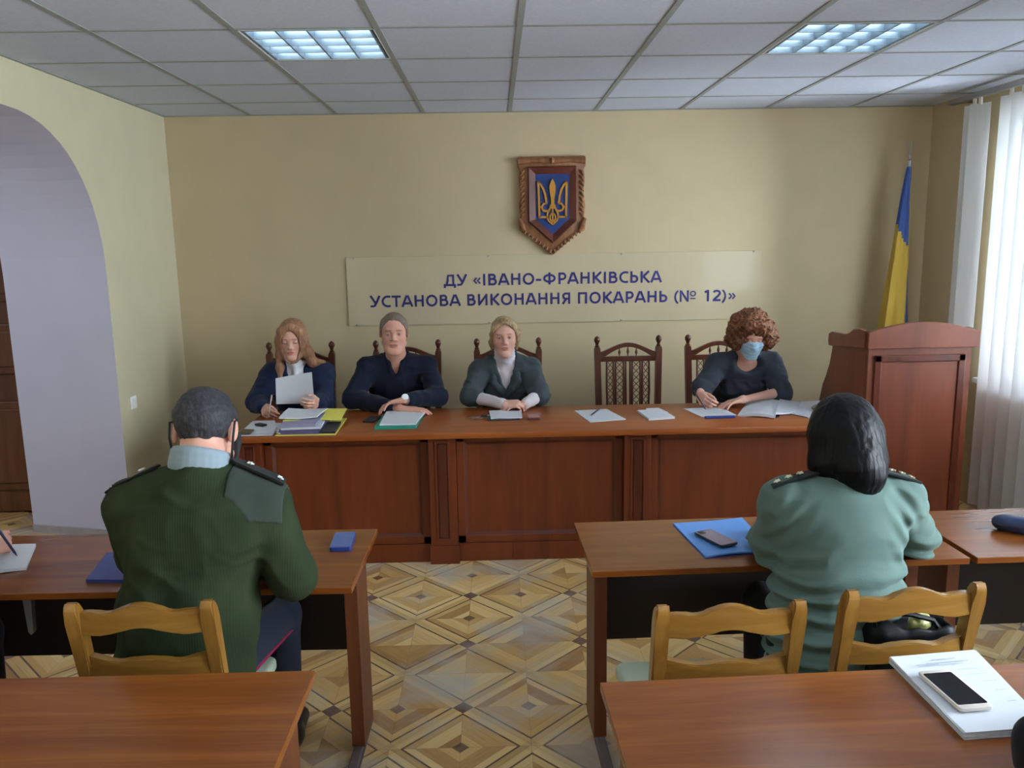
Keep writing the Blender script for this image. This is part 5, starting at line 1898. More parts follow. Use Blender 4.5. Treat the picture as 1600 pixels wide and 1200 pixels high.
# ---------------------------------------------------------------- officer in the green sweater, seen from behind
def officer_green():
    base = (-0.93, 2.29, 0)
    pel, chest, neck = vec(-0.940, 2.265, 0.540), vec(-0.905, 2.30, 0.88), vec(-0.870, 2.318, 1.165)
    shL, shR = vec(-1.080, 2.335, 1.022), vec(-0.700, 2.340, 1.018)
    elL, elR = vec(-1.120, 2.44, 0.830), vec(-0.622, 2.305, 0.815)
    wrL, wrR = vec(-0.950, 2.64, 0.800), vec(-0.790, 2.60, 0.800)
    H = Head((-0.868, 2.385, 1.238), PI, 0.34, 0.0, 1.08, jaw=1.15)
    hands = [dict(wrist=wrL, d=(0.7, 0.6, -0.05), n=(0, 0, -1), side='L', s=1.0, bend=(0.2, 0.3, 0.2)),
             dict(wrist=wrR, d=(-0.5, 0.8, -0.05), n=(-0.4, 0.1, -0.8), side='R', s=1.0, per=[(0.7, 0.8, 0.4), (0.85, 0.9, 0.5), (1.0, 1.0, 0.6), (1.1, 1.0, 0.6)], thumb=(0.85, 0.4, 0.45))]
    B = build_body(H, dict(skin=SK2, lip=LIP2, brow=s2l(60, 50, 45)), pel, chest, neck, shL, shR, PY, [(shL, elL, wrL), (shR, elR, wrR)], 0.064, SK2, 1.18, 1.15, hands)
    root = person_root('man in a dark green uniform sweater seated with his back to us', None, B, base, 0.0036, SK2)
    S = Sdf()
    lat, f, u = torso(S, pel, chest, neck-vec(0, 0, 0.02), shL, shR, PY, 1.20, 1.22, 0.010, belly=0.03, k=0.08)
    S.ell(pel*0.55+chest*0.45-f*0.02, (0.190, 0.125, 0.19), None, 0.06)
    S.ell(chest*0.75+neck*0.25-f*0.045, (0.190, 0.085, 0.13), None, 0.06)
    sleeve(S, shL, elL, wrL, 0.016, frac=0.92)
    sleeve(S, shR, elR, wrR, 0.016, frac=0.92)
    S.cap(neck+u*0.002, neck+u*0.16, 0.066, 0.075, 0.006, None, 's')
    S.disp.append(folds(51, 5, 5, 9, 0.010))
    S.disp.append(folds(52, 14, 14, 20, 0.003))
    kn = NT('green_knit')
    oc = kn.obj()
    rib = kn.math('SINE', kn.math('MULTIPLY', kn.sep(oc)[0], 900.0))
    kn.set(Base_Color=kn.ramp(kn.noise(oc, 7, 3), [(0.3, s2l(38, 48, 32)), (0.7, s2l(50, 60, 40))]), Roughness=0.95)
    kn.b.inputs['Specular IOR Level'].default_value = 0.1
    kn.bump(rib, 0.12, 0.001)
    sw = part('sweater', S, 0.006, kn.m, root, base)
    pm = cloth('grey_green_patch_fabric', s2l(52, 60, 53), 0.06)
    for sh, sx, yb in ((shR, 1, -0.12), (shL, -1, -0.005)):
        Q = Sdf()
        Q.fn(lambda P: S.ev(P)-0.0030, sh-vec(0.16, 0.13, 0.14), sh+vec(0.16, 0.13, 0.14), 0)
        Q.fn(lambda P, sh=sh, sx=sx, yb=yb: np.maximum(np.maximum((sh[0]-sx*0.075-P[..., 0])*sx, (P[..., 0]-sh[0]-sx*0.070)*sx), np.maximum(sh[2]-0.012-(P[..., 0]-sh[0])*sx*0.30-P[..., 2], np.maximum(P[..., 1]-sh[1]-0.10, sh[1]+yb-P[..., 1]))), (-9,)*3, (9,)*3, 0.003, None, 'i')
        part('shoulder_patch', Q, 0.004, pm, root, base)
    em = cloth('black_epaulette', s2l(24, 28, 26), 0.05, 0.7)
    white = plain('white_metal_star', (0.75, 0.76, 0.78), 0.3)
    epaulette(root, base, (-0.765, 2.330, 1.160), (-0.632, 2.340, 1.088), 0.052, em, (0.25, 0.88), 0.004, white)
    epaulette(root, base, (-1.005, 2.33, 1.148), (-1.148, 2.34, 1.076), 0.052, em, (0.25, 0.88), 0.004, white)
    S2 = Sdf()
    for dz, rr in ((-0.040, 0.074), (-0.026, 0.074), (-0.012, 0.072), (0.001, 0.069), (0.011, 0.067)):
        S2.chain(ringpts(neck+u*(0.012+dz)+f*0.004, u, f, lat, rr, 25, 335, 22, 0.02), [0.0085]*23, 0.012)
    part('shirt_collar', S2, 0.004, cloth('pale_blue_grey_shirt', s2l(136, 152, 160), 0.04), root, base)
    S = Sdf()
    H.skull(S, 0.006)
    S.fn(hairline(H, [-0.11, -0.075, -0.055, -0.03, -0.012, 0.012, 0.04, 0.10], [0.080, 0.072, 0.058, 0.030, 0.0, -0.005, -0.060, -0.085]), (-9,)*3, (9,)*3, 0.006, None, 'i')
    S.disp.append(lambda P: 0.0022*vnoise(P*90, 2)+0.002*vnoise(P*np.array([60., 60., 30.]), 9))
    part('hair', S, 0.0035, hair_mat('short_dark_grey_hair', s2l(26, 27, 30), s2l(44, 45, 49), s2l(70, 70, 74), 0.65, (160, 160, 50)), root, base)
    # dark mask pulled over the face, its band running behind the ear
    K = Sdf()
    H.skull(K)
    S = Sdf()
    S.fn(lambda P: K.ev(P)-0.012, H.P(0, -0.06, -0.06)-0.13, H.P(0, -0.06, -0.06)+0.13, 0)
    S.fn(lambda P: (lambda q: np.maximum(np.maximum(q[..., 2]+0.0, -0.122-q[..., 2]), q[..., 1]+0.030))(H.loc(P)), (-9,)*3, (9,)*3, 0.004, None, 'i')
    mb = plain('black_mask_fabric', (0.014, 0.014, 0.016), 0.8)
    mk = part('face_mask', S, 0.004, mb, root, base)
    for sx in (-1, 1):
        m = MB(base)
        m.tube([tuple(H.P(sx*0.066, -0.036, -0.015)), tuple(H.P(sx*0.084, 0.0, 0.030)), tuple(H.P(sx*0.088, 0.030, 0.022)), tuple(H.P(sx*0.086, 0.034, -0.02)), tuple(H.P(sx*0.080, 0.020, -0.06)), tuple(H.P(sx*0.066, -0.030, -0.095))], 0.0034, 8)
        m.build('ear_loop', mb, mk)
    tr = cloth('navy_uniform_trousers', s2l(32, 38, 52), 0.08)
    legs(root, base, pel, PY, 0.42, 0.175, 0.0, tr, 0.0, 1.05)
    m = MB(base)
    hp, kp = pel+vec(0.089, 0, 0), pel+vec(0.175, 0.42, -0.03)
    m.tube([tuple(hp+(kp-hp)*q+vec(0.80, 0, -0.60)*(0.086-0.026*q)) for q in (0.1, 0.3, 0.5, 0.7, 0.9)], 0.007, 8)
    m.build('trouser_piping', cloth('crimson_piping', s2l(130, 20, 60), 0.05), root)
officer_green()

# ---------------------------------------------------------------- woman in the sage uniform shirt, seen from behind
def officer_sage():
    base = (1.02, 2.33, 0)
    pel, chest, neck = vec(1.005, 2.300, 0.560), vec(1.022, 2.325, 0.845), vec(1.035, 2.345, 1.055)
    shL, shR = vec(0.862, 2.35, 0.985), vec(1.205, 2.345, 0.990)
    elL, elR = vec(0.852, 2.40, 0.838), vec(1.336, 2.475, 0.812)
    wrL, wrR = vec(0.880, 2.61, 0.795), vec(1.170, 2.655, 0.795)
    H = Head((1.040, 2.385, 1.180), PI, 0.25, 0.03, 1.0, True, 1.0)
    hands = [dict(wrist=wrL, d=(0.5, 0.8, -0.05), n=(0, 0, -1), side='L', s=0.95, bend=(0.2, 0.3, 0.2)),
             dict(wrist=wrR, d=(-0.7, 0.6, -0.05), n=(-0.2, 0.0, -1), side='R', s=0.95, per=[(0.7, 0.8, 0.4), (0.85, 0.9, 0.5), (1.0, 1.0, 0.6), (1.1, 1.0, 0.6)], thumb=(0.85, 0.4, 0.45))]
    B = build_body(H, dict(skin=SK3, lip=LIP1, brow=s2l(40, 34, 32)), pel, chest, neck, shL, shR, PY, [(shL, elL, wrL), (shR, elR, wrR)], 0.052, SK3, 1.05, 1.05, hands)
    root = person_root('woman in a sage green uniform shirt with black bob seated with back to us', None, B, base, 0.0036, SK3)
    S = Sdf()
    lat, f, u = torso(S, pel, chest, neck, shL, shR, PY, 1.10, 1.10, 0.012, k=0.07)
    S.ell(pel*0.45+chest*0.55-f*0.01, (0.182, 0.120, 0.17), None, 0.06)
    S.ell(pel+vec(0, -0.005, -0.005), (0.188, 0.138, 0.085), None, 0.06)
    S.ell(chest*0.7+neck*0.3-f*0.035, (0.165, 0.078, 0.11), None, 0.06)
    sleeve(S, shL, elL, wrL, 0.014, frac=0.92)
    sleeve(S, shR, elR, wrR, 0.014, frac=0.92)
    S.cap(neck+u*0.01, neck+u*0.16, 0.058, 0.065, 0.01, None, 's')
    def creases(P):
        q = P-vec(1.02, 2.3, 0.8)
        low = np.clip((0.90-P[..., 2])/0.16, 0, 1)
        z = q[..., 2]+0.10*np.abs(q[..., 0]-0.04)+0.018*vnoise(P*np.array([9., 9., 9.]), 4)
        w_ = np.sin(z*2*PI/0.060+1.8*vnoise(P*np.array([6., 6., 14.]), 9))
        side = np.clip(np.abs(q[..., 0])/0.12, 0.35, 1)
        return -0.012*low*side*np.sign(w_)*np.abs(w_)**1.6
    S.disp.append(creases)
    S.disp.append(folds(62, 8, 8, 14, 0.009))
    def shoulder_folds(P):
        q = P-vec(1.02, 2.3, 0.95)
        ax_ = np.abs(q[..., 0])
        m_ = np.clip(1-np.abs(ax_-0.17)/0.09, 0, 1)*np.clip(1-np.abs(q[..., 2])/0.16, 0, 1)
        return 0.002-0.006*m_*np.sin((q[..., 2]*1.0+ax_*1.3)*2*PI/0.075)
    S.disp.append(shoulder_folds)
    part('shirt', S, 0.005, cloth('sage_green_cotton', s2l(88, 110, 103), 0.05, 0.75), root, base)
    em = cloth('dark_epaulette', s2l(26, 34, 34), 0.05, 0.7)
    gold = plain('silver_star', (0.7, 0.66, 0.5), 0.3)
    epaulette(root, base, (0.945, 2.325, 1.090), (0.812, 2.335, 1.046), 0.050, em, (0.35, 0.60, 0.85), 0.004, gold)
    epaulette(root, base, (1.125, 2.325, 1.092), (1.252, 2.335, 1.050), 0.050, em, (0.35, 0.60, 0.85), 0.004, gold)
    # black bob to the nape
    S = Sdf()
    H.skull(S, 0.012)
    S.ell(H.P(0, 0.030, 0.008), (0.096, 0.092, 0.112), H.R, 0.03)
    for sx in (-1, 1):
        S.chain([H.P(sx*0.062, 0.03, 0.0), H.P(sx*0.068, 0.030, -0.08), H.P(sx*0.060, 0.035, -0.128)], [0.040, 0.036, 0.014], 0.05)
    S.chain([H.P(0.0, 0.070, 0.0), H.P(-0.004, 0.082, -0.09), H.P(-0.014, 0.075, -0.150)], [0.055, 0.056, 0.026], 0.05)
    S.chain([H.P(-0.02, 0.07, -0.05), H.P(-0.030, 0.078, -0.12), H.P(-0.044, 0.062, -0.160)], [0.045, 0.036, 0.010], 0.05)
    S.ell(H.P(0, -0.115, -0.045), (0.062, 0.066, 0.110), H.R, 0.014, None, 's')
    S.disp.append(lambda P: 0.0016*vnoise(P*np.array([150., 150., 5.]), 14)+0.002*vnoise(P*np.array([40., 40., 3.]), 15))
    part('hair', S, 0.0036, hair_mat('black_straight_hair', s2l(5, 6, 9), s2l(9, 10, 14), s2l(14, 15, 21), 0.42, (120, 120, 5), 0.18), root, base)
    legs(root, base, pel-vec(0, 0, 0.02), PY, 0.40, 0.085, 0.0, cloth('black_trousers', s2l(24, 26, 32), 0.05), 0.002, 1.08)
officer_sage()

# ---------------------------------------------------------------- two more people mostly outside the frame
def edge_person(label, x, y, elR, wrR, elL, wrL, handR, handL, cm, tm):
    base = (x, y, 0)
    pel, chest, neck = vec(x, y, 0.55), vec(x, y+0.06, 0.86), vec(x, y+0.09, 1.06)
    shL, shR = vec(x-0.18, y+0.09, 0.99), vec(x+0.18, y+0.09, 0.99)
    H = Head((x, y+0.15, 1.22), PI, 0.25, 0, 1.0)
    B = build_body(H, dict(skin=SK2, lip=LIP2, brow=s2l(60, 50, 45)), pel, chest, neck, shL, shR, PY, [(shL, elL, wrL), (shR, elR, wrR)], 0.055, SK2, 1.0, 1.0, [handL, handR])
    root = person_root(label, None, B, base, 0.0045, SK2)
    S = Sdf()
    lat, f, u = torso(S, pel, chest, neck, shL, shR, PY, 1.05, 1.05, 0.010)
    sleeve(S, shL, elL, wrL, 0.012, frac=0.92)
    sleeve(S, shR, elR, wrR, 0.012, frac=0.92)
    S.cap(neck, neck+u*0.16, 0.062, 0.065, 0.01, None, 's')
    S.disp.append(folds(71, 8, 8, 8, 0.006))
    part('jacket', S, 0.008, cm, root, base)
    S = Sdf()
    H.skull(S, 0.008)
    S.fn(hairline(H, [-0.11, -0.075, -0.055, -0.03, 0.012, 0.04, 0.10], [0.080, 0.072, 0.058, 0.030, -0.005, -0.05, -0.06]), (-9,)*3, (9,)*3, 0.006, None, 'i')
    part('hair', S, 0.006, hair_mat('dark_hair', s2l(26, 22, 20), s2l(40, 34, 30), s2l(56, 48, 42), 0.6), root, base)
    legs(root, base, pel, PY, 0.40, 0.12, mat=tm)
    return root
wr = vec(-1.700, 2.590, 0.808)
edge_person('person at the left edge writing in a notebook, only the hand in view', -1.86, 2.18, (-1.66, 2.33, 0.84), wr, (-2.03, 2.33, 0.83), (-1.92, 2.52, 0.80),
            dict(wrist=wr, d=(0.30, 0.9, 0.0), n=(-0.75, 0.15, -0.5), side='R', s=1.0, per=[(0.6, 0.8, 0.4), (0.8, 0.9, 0.5), (1.0, 1.0, 0.6), (1.1, 1.0, 0.6)], thumb=(0.85, 0.4, 0.45)),
            dict(wrist=(-1.92, 2.52, 0.80), d=(0.6, 0.7, -0.1), n=(0, 0, -1), side='L', s=1.0, bend=(0.2, 0.3, 0.2)), cloth('dark_jacket', s2l(30, 32, 40), 0.08), M['trouser'])
wr = vec(1.20, 1.56, 0.795)
edge_person('person at the bottom right corner, only a black sleeve in view', 1.36, 1.10, (1.50, 1.32, 0.83), (1.36, 1.52, 0.80), (1.030, 1.375, 0.815), (1.24, 1.50, 0.80),
            dict(wrist=(1.36, 1.52, 0.80), d=(-0.6, 0.7, -0.05), n=(0, 0, -1), side='R', s=1.0, bend=(0.3, 0.4, 0.3)),
            dict(wrist=(1.24, 1.50, 0.80), d=(0.6, 0.6, -0.05), n=(0, 0, -1), side='L', s=1.0, bend=(0.3, 0.4, 0.3)), cloth('black_jacket', s2l(22, 24, 30), 0.08), M['trouser'])

for x, y, lab in ((-1.86, 2.235, 'pine chair of the person writing at the left edge'), (1.36, 1.155, 'pine chair of the person in the black sleeve at bottom right')):
    c2 = copy_tree(pc)
    c2.location = (x, y, 0)
    c2.rotation_euler.z = 0
    c2['label'] = lab
# ================================================================ papers, folders, phones, pens
TT = 0.75      # front tables
DT = 0.77      # long desk
def quad_fn(P, z, lift=0.0, curl=None):
    """bilinear sheet through four corners (near-left, near-right, far-right, far-left)"""
    def f(u, v):
        a = Vector(P[0]).lerp(Vector(P[1]), u)
        b = Vector(P[3]).lerp(Vector(P[2]), u)
        q = a.lerp(b, v)
        return (q.x, q.y, z+(curl(u, v) if curl else 0.0))
    return f

def sheet_thing(name, label, cat, P, z, th, mat, group=None, curl=None, nu=8, nv=8, parent=None):
    c = (sum(p[0] for p in P)/4, sum(p[1] for p in P)/4, z)
    m = MB(c)
    m.sheet(quad_fn(P, z+th, 0, curl), nu, nv, th)
    o = m.build(name, mat, parent, smooth=True, angle=0.5)
    o.location = c
    if parent is None:
        setp(o, label, cat, group)
    return o

def on_sheet(name, base_P, z, rects, mat, parent, c):
    """thin printed marks lying on a sheet, rects in (u0,u1,v0,v1)"""
    m = MB(c)
    f = quad_fn(base_P, z)
    for u0, u1, v0, v1 in rects:
        p = [f(u0, v0), f(u1, v0), f(u1, v1), f(u0, v1)]
        m.face(p)
    return m.build(name, mat, parent)

def lines(n, u0=0.12, u1=0.88, v0=0.1, v1=0.9, h=0.012, seed=1):
    r = random.Random(seed)
    out = []
    for k in range(n):
        v = v1-(v1-v0)*k/max(1, n-1)
        out.append((u0, u1-r.random()*0.18, v-h/2, v+h/2))
    return out

def phone(label, c, z, L, W, T_, rz, body, face, cam_side=None, lens=False, border=0.004, rim=None):
    t = thing('mobile_phone', label, 'phone', (c[0], c[1], z), rz)
    m = MB()
    m.prism(poly_round([(-W/2, -L/2), (W/2, -L/2), (W/2, L/2), (-W/2, L/2)], 0.011, 5), lambda a, b, d: (a, b, d), 0, T_, 0.002)
    m.build('phone_body', body, t, smooth=True)
    m = MB()
    e = border
    m.prism(poly_round([(-W/2+e, -L/2+e*3.2), (W/2-e, -L/2+e*3.2), (W/2-e, L/2-e*3.2), (-W/2+e, L/2-e*3.2)], 0.005, 3), lambda a, b, d: (a, b, d), T_-0.0003, T_+0.0005)
    m.build('phone_face', face, t)
    if lens:
        m = MB()
        m.prism(poly_round([(-W/2+0.008, L/2-0.034), (-W/2+0.030, L/2-0.034), (-W/2+0.030, L/2-0.010), (-W/2+0.008, L/2-0.010)], 0.006, 4), lambda a, b, d: (a, b, d), T_, T_+0.0016)
        m.build('camera_bump', M['black'], t)
    return t

def pen(label, a, b, r=0.0042, col=(0.02, 0.025, 0.06)):
    a, b = Vector(a), Vector(b)
    t = thing('pen', label, 'pen', a)
    d = (b-a)
    L = d.length
    d.normalize()
    key = 'pen%.3f%.3f' % (col[0], col[2])
    if key not in M:
        M[key] = plain('pen_barrel', col, 0.3)
    m = MB()
    m.lathe([(0.0008, 0), (r*0.5, L*0.05), (r, L*0.13), (r, L*0.97), (r*0.7, L)], (0, 0, 0), d, 10)
    m.build('barrel', M[key], t, smooth=True)
    m = MB()
    s = d.orthogonal().normalized()
    m.tube([s*r*1.2+d*L*0.72, s*r*1.4+d*L*0.98], r*0.25, 6)
    m.build('clip', M['steel'], t)
    return t

M['blue'] = plain('bright_blue_card', s2l(98, 152, 222), 0.45, 0.4, var=0.04)
M['dblue'] = plain('dark_blue_plastic', s2l(38, 58, 130), 0.35)
M['yellow'] = plain('yellow_card', s2l(222, 214, 96), 0.6, var=0.04)
M['green'] = plain('teal_green_folder', s2l(40, 140, 122), 0.45)
M['grey_l'] = plain('lilac_grey_paper', s2l(150, 146, 172), 0.7)
M['violet'] = plain('violet_grey_folder', s2l(92, 84, 124), 0.5)
M['charcoal'] = plain('charcoal_board', s2l(38, 42, 50), 0.5)

# ---- by the woman in the blazer
t = sheet_thing('loose_papers', 'spread of loose white sheets at the left end of the desk', 'papers', [(-1.40, 4.31), (-1.215, 4.31), (-1.235, 4.60), (-1.395, 4.63)], DT, 0.004, M['paper'])
for k, P in enumerate(([(-1.405, 4.38), (-1.22, 4.43), (-1.30, 4.68), (-1.42, 4.66)], [(-1.33, 4.33), (-1.215, 4.315), (-1.20, 4.56), (-1.30, 4.60)])):
    s = sheet_thing('sheet', None, None, [(p[0]-t.location[0], p[1]-t.location[1]) for p in P], 0.004+0.0015*k, 0.0015, M['paper'], parent=t, curl=lambda u, v: 0.002*math.sin(3*u+2*v))
ph = phone('small dark phone lying on the loose white sheets at the desk end', (-1.335, 4.52), DT+0.0098, 0.075, 0.038, 0.009, 0.9, M['black'], M['charcoal'])
nb = sheet_thing('notebook', 'olive brown notebook lying near the left corner of the desk', 'notebook', [(-1.40, 4.315), (-1.335, 4.312), (-1.340, 4.405), (-1.405, 4.42)], DT+0.0075, 0.007, plain('olive_cover', s2l(92, 84, 60), 0.6))
st = thing('document_file', 'thick open file of papers in a yellow cover on the desk', 'file', (-1.035, 4.46, DT))
P0 = [(-1.195, 4.292), (-0.872, 4.285), (-0.885, 4.70), (-1.19, 4.71)]
loc = lambda P: [(p[0]-st.location[0], p[1]-st.location[1]) for p in P]
sheet_thing('cover', None, None, loc(P0), 0.0, 0.004, M['yellow'], parent=st)
sheet_thing('lower_sheaf', None, None, loc([(-1.175, 4.305), (-0.965, 4.30), (-0.97, 4.66), (-1.18, 4.67)]), 0.004, 0.022, M['violet'], parent=st)
sheet_thing('middle_sheaf', None, None, loc([(-1.17, 4.315), (-0.955, 4.31), (-0.985, 4.65), (-1.175, 4.66)]), 0.026, 0.010, M['paper'], parent=st, curl=lambda u, v: 0.004*u*(1-v))
sheet_thing('upper_sheaf', None, None, loc([(-1.175, 4.33), (-0.985, 4.325), (-0.99, 4.66), (-1.18, 4.67)]), 0.038, 0.018, M['grey_l'], parent=st)
sheet_thing('black_board', None, None, loc([(-0.965, 4.31), (-0.878, 4.305), (-0.89, 4.55), (-0.965, 4.55)]), 0.004, 0.012, M['charcoal'], parent=st)
sheet_thing('yellow_sheet', None, None, loc([(-1.18, 4.40), (-0.880, 4.50), (-0.885, 4.72), (-1.19, 4.70)]), 0.057, 0.002, M['yellow'], parent=st, curl=lambda u, v: -0.020*u*(1-v)+0.003*math.sin(4*u))
sheet_thing('top_sheets', None, None, loc([(-1.205, 4.42), (-1.00, 4.44), (-0.985, 4.66), (-1.215, 4.68)]), 0.060, 0.006, M['paper'], parent=st, curl=lambda u, v: 0.014*abs(u-0.55)+0.004*math.sin(3*v))
m = MB((st.location))
m.tube([(-1.19, 4.31, DT+0.012), (-1.20, 4.295, DT+0.028), (-1.185, 4.30, DT+0.045)], 0.006, 8)
m.tube([(-1.17, 4.30, DT+0.010), (-1.185, 4.288, DT+0.018), (-1.175, 4.295, DT+0.032)], 0.004, 8)
m.build('binding_clip', M['steel'], st)
# the sheet she reads
A = [(-1.322, 4.815, 0.842), (-1.092, 4.800, 0.842), (-1.088, 4.765, 1.040), (-1.305, 4.775, 1.005)]
c = (-1.2, 4.79, 0.93)
m = MB(c)
def rd(u, v):
    a = Vector(A[0]).lerp(Vector(A[1]), u)
    b = Vector(A[3]).lerp(Vector(A[2]), u)
    q = a.lerp(b, v)
    return (q.x, q.y+0.012*math.sin(PI*u), q.z)
G = [[m.v(rd(i/10, j/10)) for j in range(11)] for i in range(11)]
for i in range(10):
    for j in range(10):
        m.bm.faces.new((G[i][j], G[i+1][j], G[i+1][j+1], G[i][j+1]))
ex = bmesh.ops.extrude_face_region(m.bm, geom=m.bm.faces[:])
for g_ in ex['geom']:
    if isinstance(g_, bmesh.types.BMVert):
        g_.co.y += 0.0008
o = m.build('paper_sheet', M['paper'], None, smooth=True, angle=0.5)
o.location = c
setp(o, 'white sheet held upright by the woman in the navy blazer', 'paper')
pen('pen upright in the hand of the woman in the navy blazer', (-1.352, 4.735, 0.776), (-1.338, 4.79, 0.905), 0.004, (0.45, 0.36, 0.30))

# ---- by the man
phone('small black phone lying on the desk left of the teal green folder', (-0.728, 4.645), DT, 0.145, 0.072, 0.010, -0.22, M['black'], M['charcoal'])
gf = thing('folder', 'teal green folder holding white papers in front of the navy pullover man', 'folder', (-0.57, 4.58, DT))
lo_ = lambda P: [(p[0]+0.57, p[1]-4.58) for p in P]
sheet_thing('folder_cover', None, None, lo_([(-0.680, 4.395), (-0.452, 4.400), (-0.440, 4.76), (-0.672, 4.775)]), 0.0, 0.016, M['green'], parent=gf)
sheet_thing('paper_sheaf', None, None, lo_([(-0.655, 4.425), (-0.455, 4.428), (-0.425, 4.79), (-0.662, 4.77)]), 0.016, 0.008, M['paper'], parent=gf, curl=lambda u, v: 0.003*math.sin(5*u*v))

# ---- by the woman in the turtleneck
P = [(-0.04, 4.575), (0.140, 4.585), (0.140, 4.775), (-0.052, 4.785)]
bd = thing('clipboard_folder', 'dark board with white sheets before the fair-haired woman', 'folder', (0.05, 4.68, DT))
lo_ = lambda P: [(p[0]-0.05, p[1]-4.68) for p in P]
sheet_thing('board', None, None, lo_([(-0.065, 4.555), (0.125, 4.565), (0.140, 4.78), (-0.055, 4.79)]), 0.0, 0.006, M['charcoal'], parent=bd)
sheet_thing('paper_sheaf', None, None, lo_(P), 0.006, 0.006, M['paper'], parent=bd, curl=lambda u, v: 0.002*math.sin(6*u))
kt = thing('key_bunch', 'bunch of metal keys beside the white sheets on the desk', 'keys', (-0.105, 4.63, DT))
m = MB()
m.tube([(0.022*math.cos(a), 0.022*math.sin(a), 0.006) for a in np.linspace(0, 2*PI, 20)], 0.0018, 6)
m.build('key_ring', M['steel'], kt)
for k, a in enumerate((2.6, 3.3, 4.0, 0.5)):
    m = MB()
    R_ = Matrix.Rotation(a, 4, 'Z')
    m.prism([(0.016, -0.009), (0.034, -0.010), (0.038, -0.003), (0.066, -0.003), (0.068, 0.0), (0.064, 0.003), (0.038, 0.003), (0.034, 0.010), (0.016, 0.009)], lambda p, q, d: tuple(R_ @ Vector((p, q, d))), 0.002+0.003*k, 0.0045+0.003*k)
    m.build('key', M['steel'], kt)
m = MB()
m.box(0.005, 0.045, -0.02, 0.012, 0.012, 0.020, 0.004)
m.build('key_fob', M['black'], kt)
cs = thing('small_case', 'small pinkish brown case on the desk right of the white sheets', 'case', (0.205, 4.60, DT))
m = MB()
m.box(-0.036, 0.036, -0.050, 0.050, 0.0, 0.012, 0.004)
m.build('case_base', plain('brown_case_edge', s2l(92, 52, 48), 0.4), cs)
m = MB()
m.box(-0.034, 0.034, -0.046, 0.048, 0.012, 0.018, 0.003)
m.build('case_lid', plain('pinkish_brown_case', s2l(166, 120, 116), 0.35), cs)

# ---- at the empty chair
t = sheet_thing('paper_stack', 'white paper stack with a pen on it facing the empty chair', 'papers', [(0.515, 4.462), (0.725, 4.51), (0.655, 4.80), (0.458, 4.775)], DT, 0.005, M['paper'])
pen('dark pen lying across the white papers facing the empty chair', (0.535, 4.60, DT+0.010), (0.615, 4.79, DT+0.012), 0.0045)
t = sheet_thing('paper_stack', 'small white paper pad right of the papers with the pen', 'papers', [(0.850, 4.478), (1.005, 4.515), (0.968, 4.735), (0.825, 4.715)], DT, 0.012, M['paper'])
s = sheet_thing('loose_slip', None, None, [(0.86-t.location[0], 4.60-t.location[1]), (0.99-t.location[0], 4.63-t.location[1]), (0.960-t.location[0], 4.765-t.location[1]), (0.885-t.location[0], 4.755-t.location[1])], 0.012, 0.0015, M['paper'], parent=t)

# ---- by the woman in the mask
P = [(1.165, 4.535), (1.375, 4.565), (1.345, 4.795), (1.115, 4.770)]
t = sheet_thing('paper_sheet', 'white form under the hands of the red-haired woman', 'paper', P, DT, 0.003, M['paper'], curl=lambda u, v: 0.002*math.sin(4*u))
on_sheet('print', [(p[0]-t.location[0], p[1]-t.location[1]) for p in P], 0.0052, lines(6, v0=0.25, v1=0.8, h=0.02), M['ink'], t, (0, 0, 0))
m = MB((1.26, 4.505, DT))
m.box(1.175, 1.345, 4.492, 4.520, DT, DT+0.012, 0.004)
o = m.build('pencil_case', M['dblue'], None)
o.location = (1.26, 4.505, DT)
setp(o, 'narrow dark blue case along the edge of the white form', 'pencil case')
pen('pen in the writing hand of the red-haired woman', (1.232, 4.715, DT+0.006), (1.175, 4.79, 0.88), 0.004)
bk = thing('open_notebook', 'large open notebook with white pages right of the masked woman', 'notebook', (1.60, 4.72, DT))
lo_ = lambda P: [(p[0]-1.60, p[1]-4.72) for p in P]
P = [(1.372, 4.545), (1.560, 4.462), (1.735, 4.90), (1.555, 4.945)]
sheet_thing('left_pages', None, None, lo_(P), 0.0, 0.016, M['paper'], parent=bk, curl=lambda u, v: 0.012*math.sin(PI*u)-0.010*(1-u)*0.9)
on_sheet('print', lo_([(1.40, 4.56), (1.55, 4.50), (1.70, 4.87), (1.56, 4.91)]), 0.0295, lines(9, h=0.012), M['ink'], bk, (0, 0, 0))
sheet_thing('right_pages', None, None, lo_([(1.575, 4.50), (1.72, 4.60), (1.86, 4.88), (1.738, 4.90)]), 0.0, 0.010, M['paper2'], parent=bk, curl=lambda u, v: 0.016*(1-u)**2)
sheet_thing('notebook_cover', None, None, lo_([(1.545, 4.455), (1.60, 4.51), (1.745, 4.88), (1.70, 4.90)]), 0.0, 0.003, M['charcoal'], parent=bk)
t = sheet_thing('paper_stack', 'white sheets at the right end of the desk by the lectern', 'papers', [(1.735, 4.33), (1.865, 4.44), (1.995, 4.93), (1.765, 4.89)], DT, 0.004, M['paper'])
s = sheet_thing('sheet', None, None, [(1.66-t.location[0], 4.60-t.location[1]), (1.80-t.location[0], 4.36-t.location[1]), (1.90-t.location[0], 4.50-t.location[1]), (1.80-t.location[0], 4.82-t.location[1])], 0.004, 0.002, M['paper2'], parent=t)
gc = thing('spectacle_case', 'greenish grey oval case lying on the sheets by the lectern', 'case', (1.885, 4.665, DT+0.0062), 0.9)
S = Sdf()
S.ell((0, 0, 0.012), (0.075, 0.036, 0.014), None, 0)
V, F = S.mesh(0.004)
mesh_obj('case_shell', V, F, plain('greenish_grey_shell', s2l(120, 122, 106), 0.4), gc)
m = MB()
m.tube([(0.073*math.cos(a), 0.035*math.sin(a), 0.012) for a in np.linspace(0, 2*PI, 32)], 0.0015, 6)
m.build('case_seam', M['charcoal'], gc)

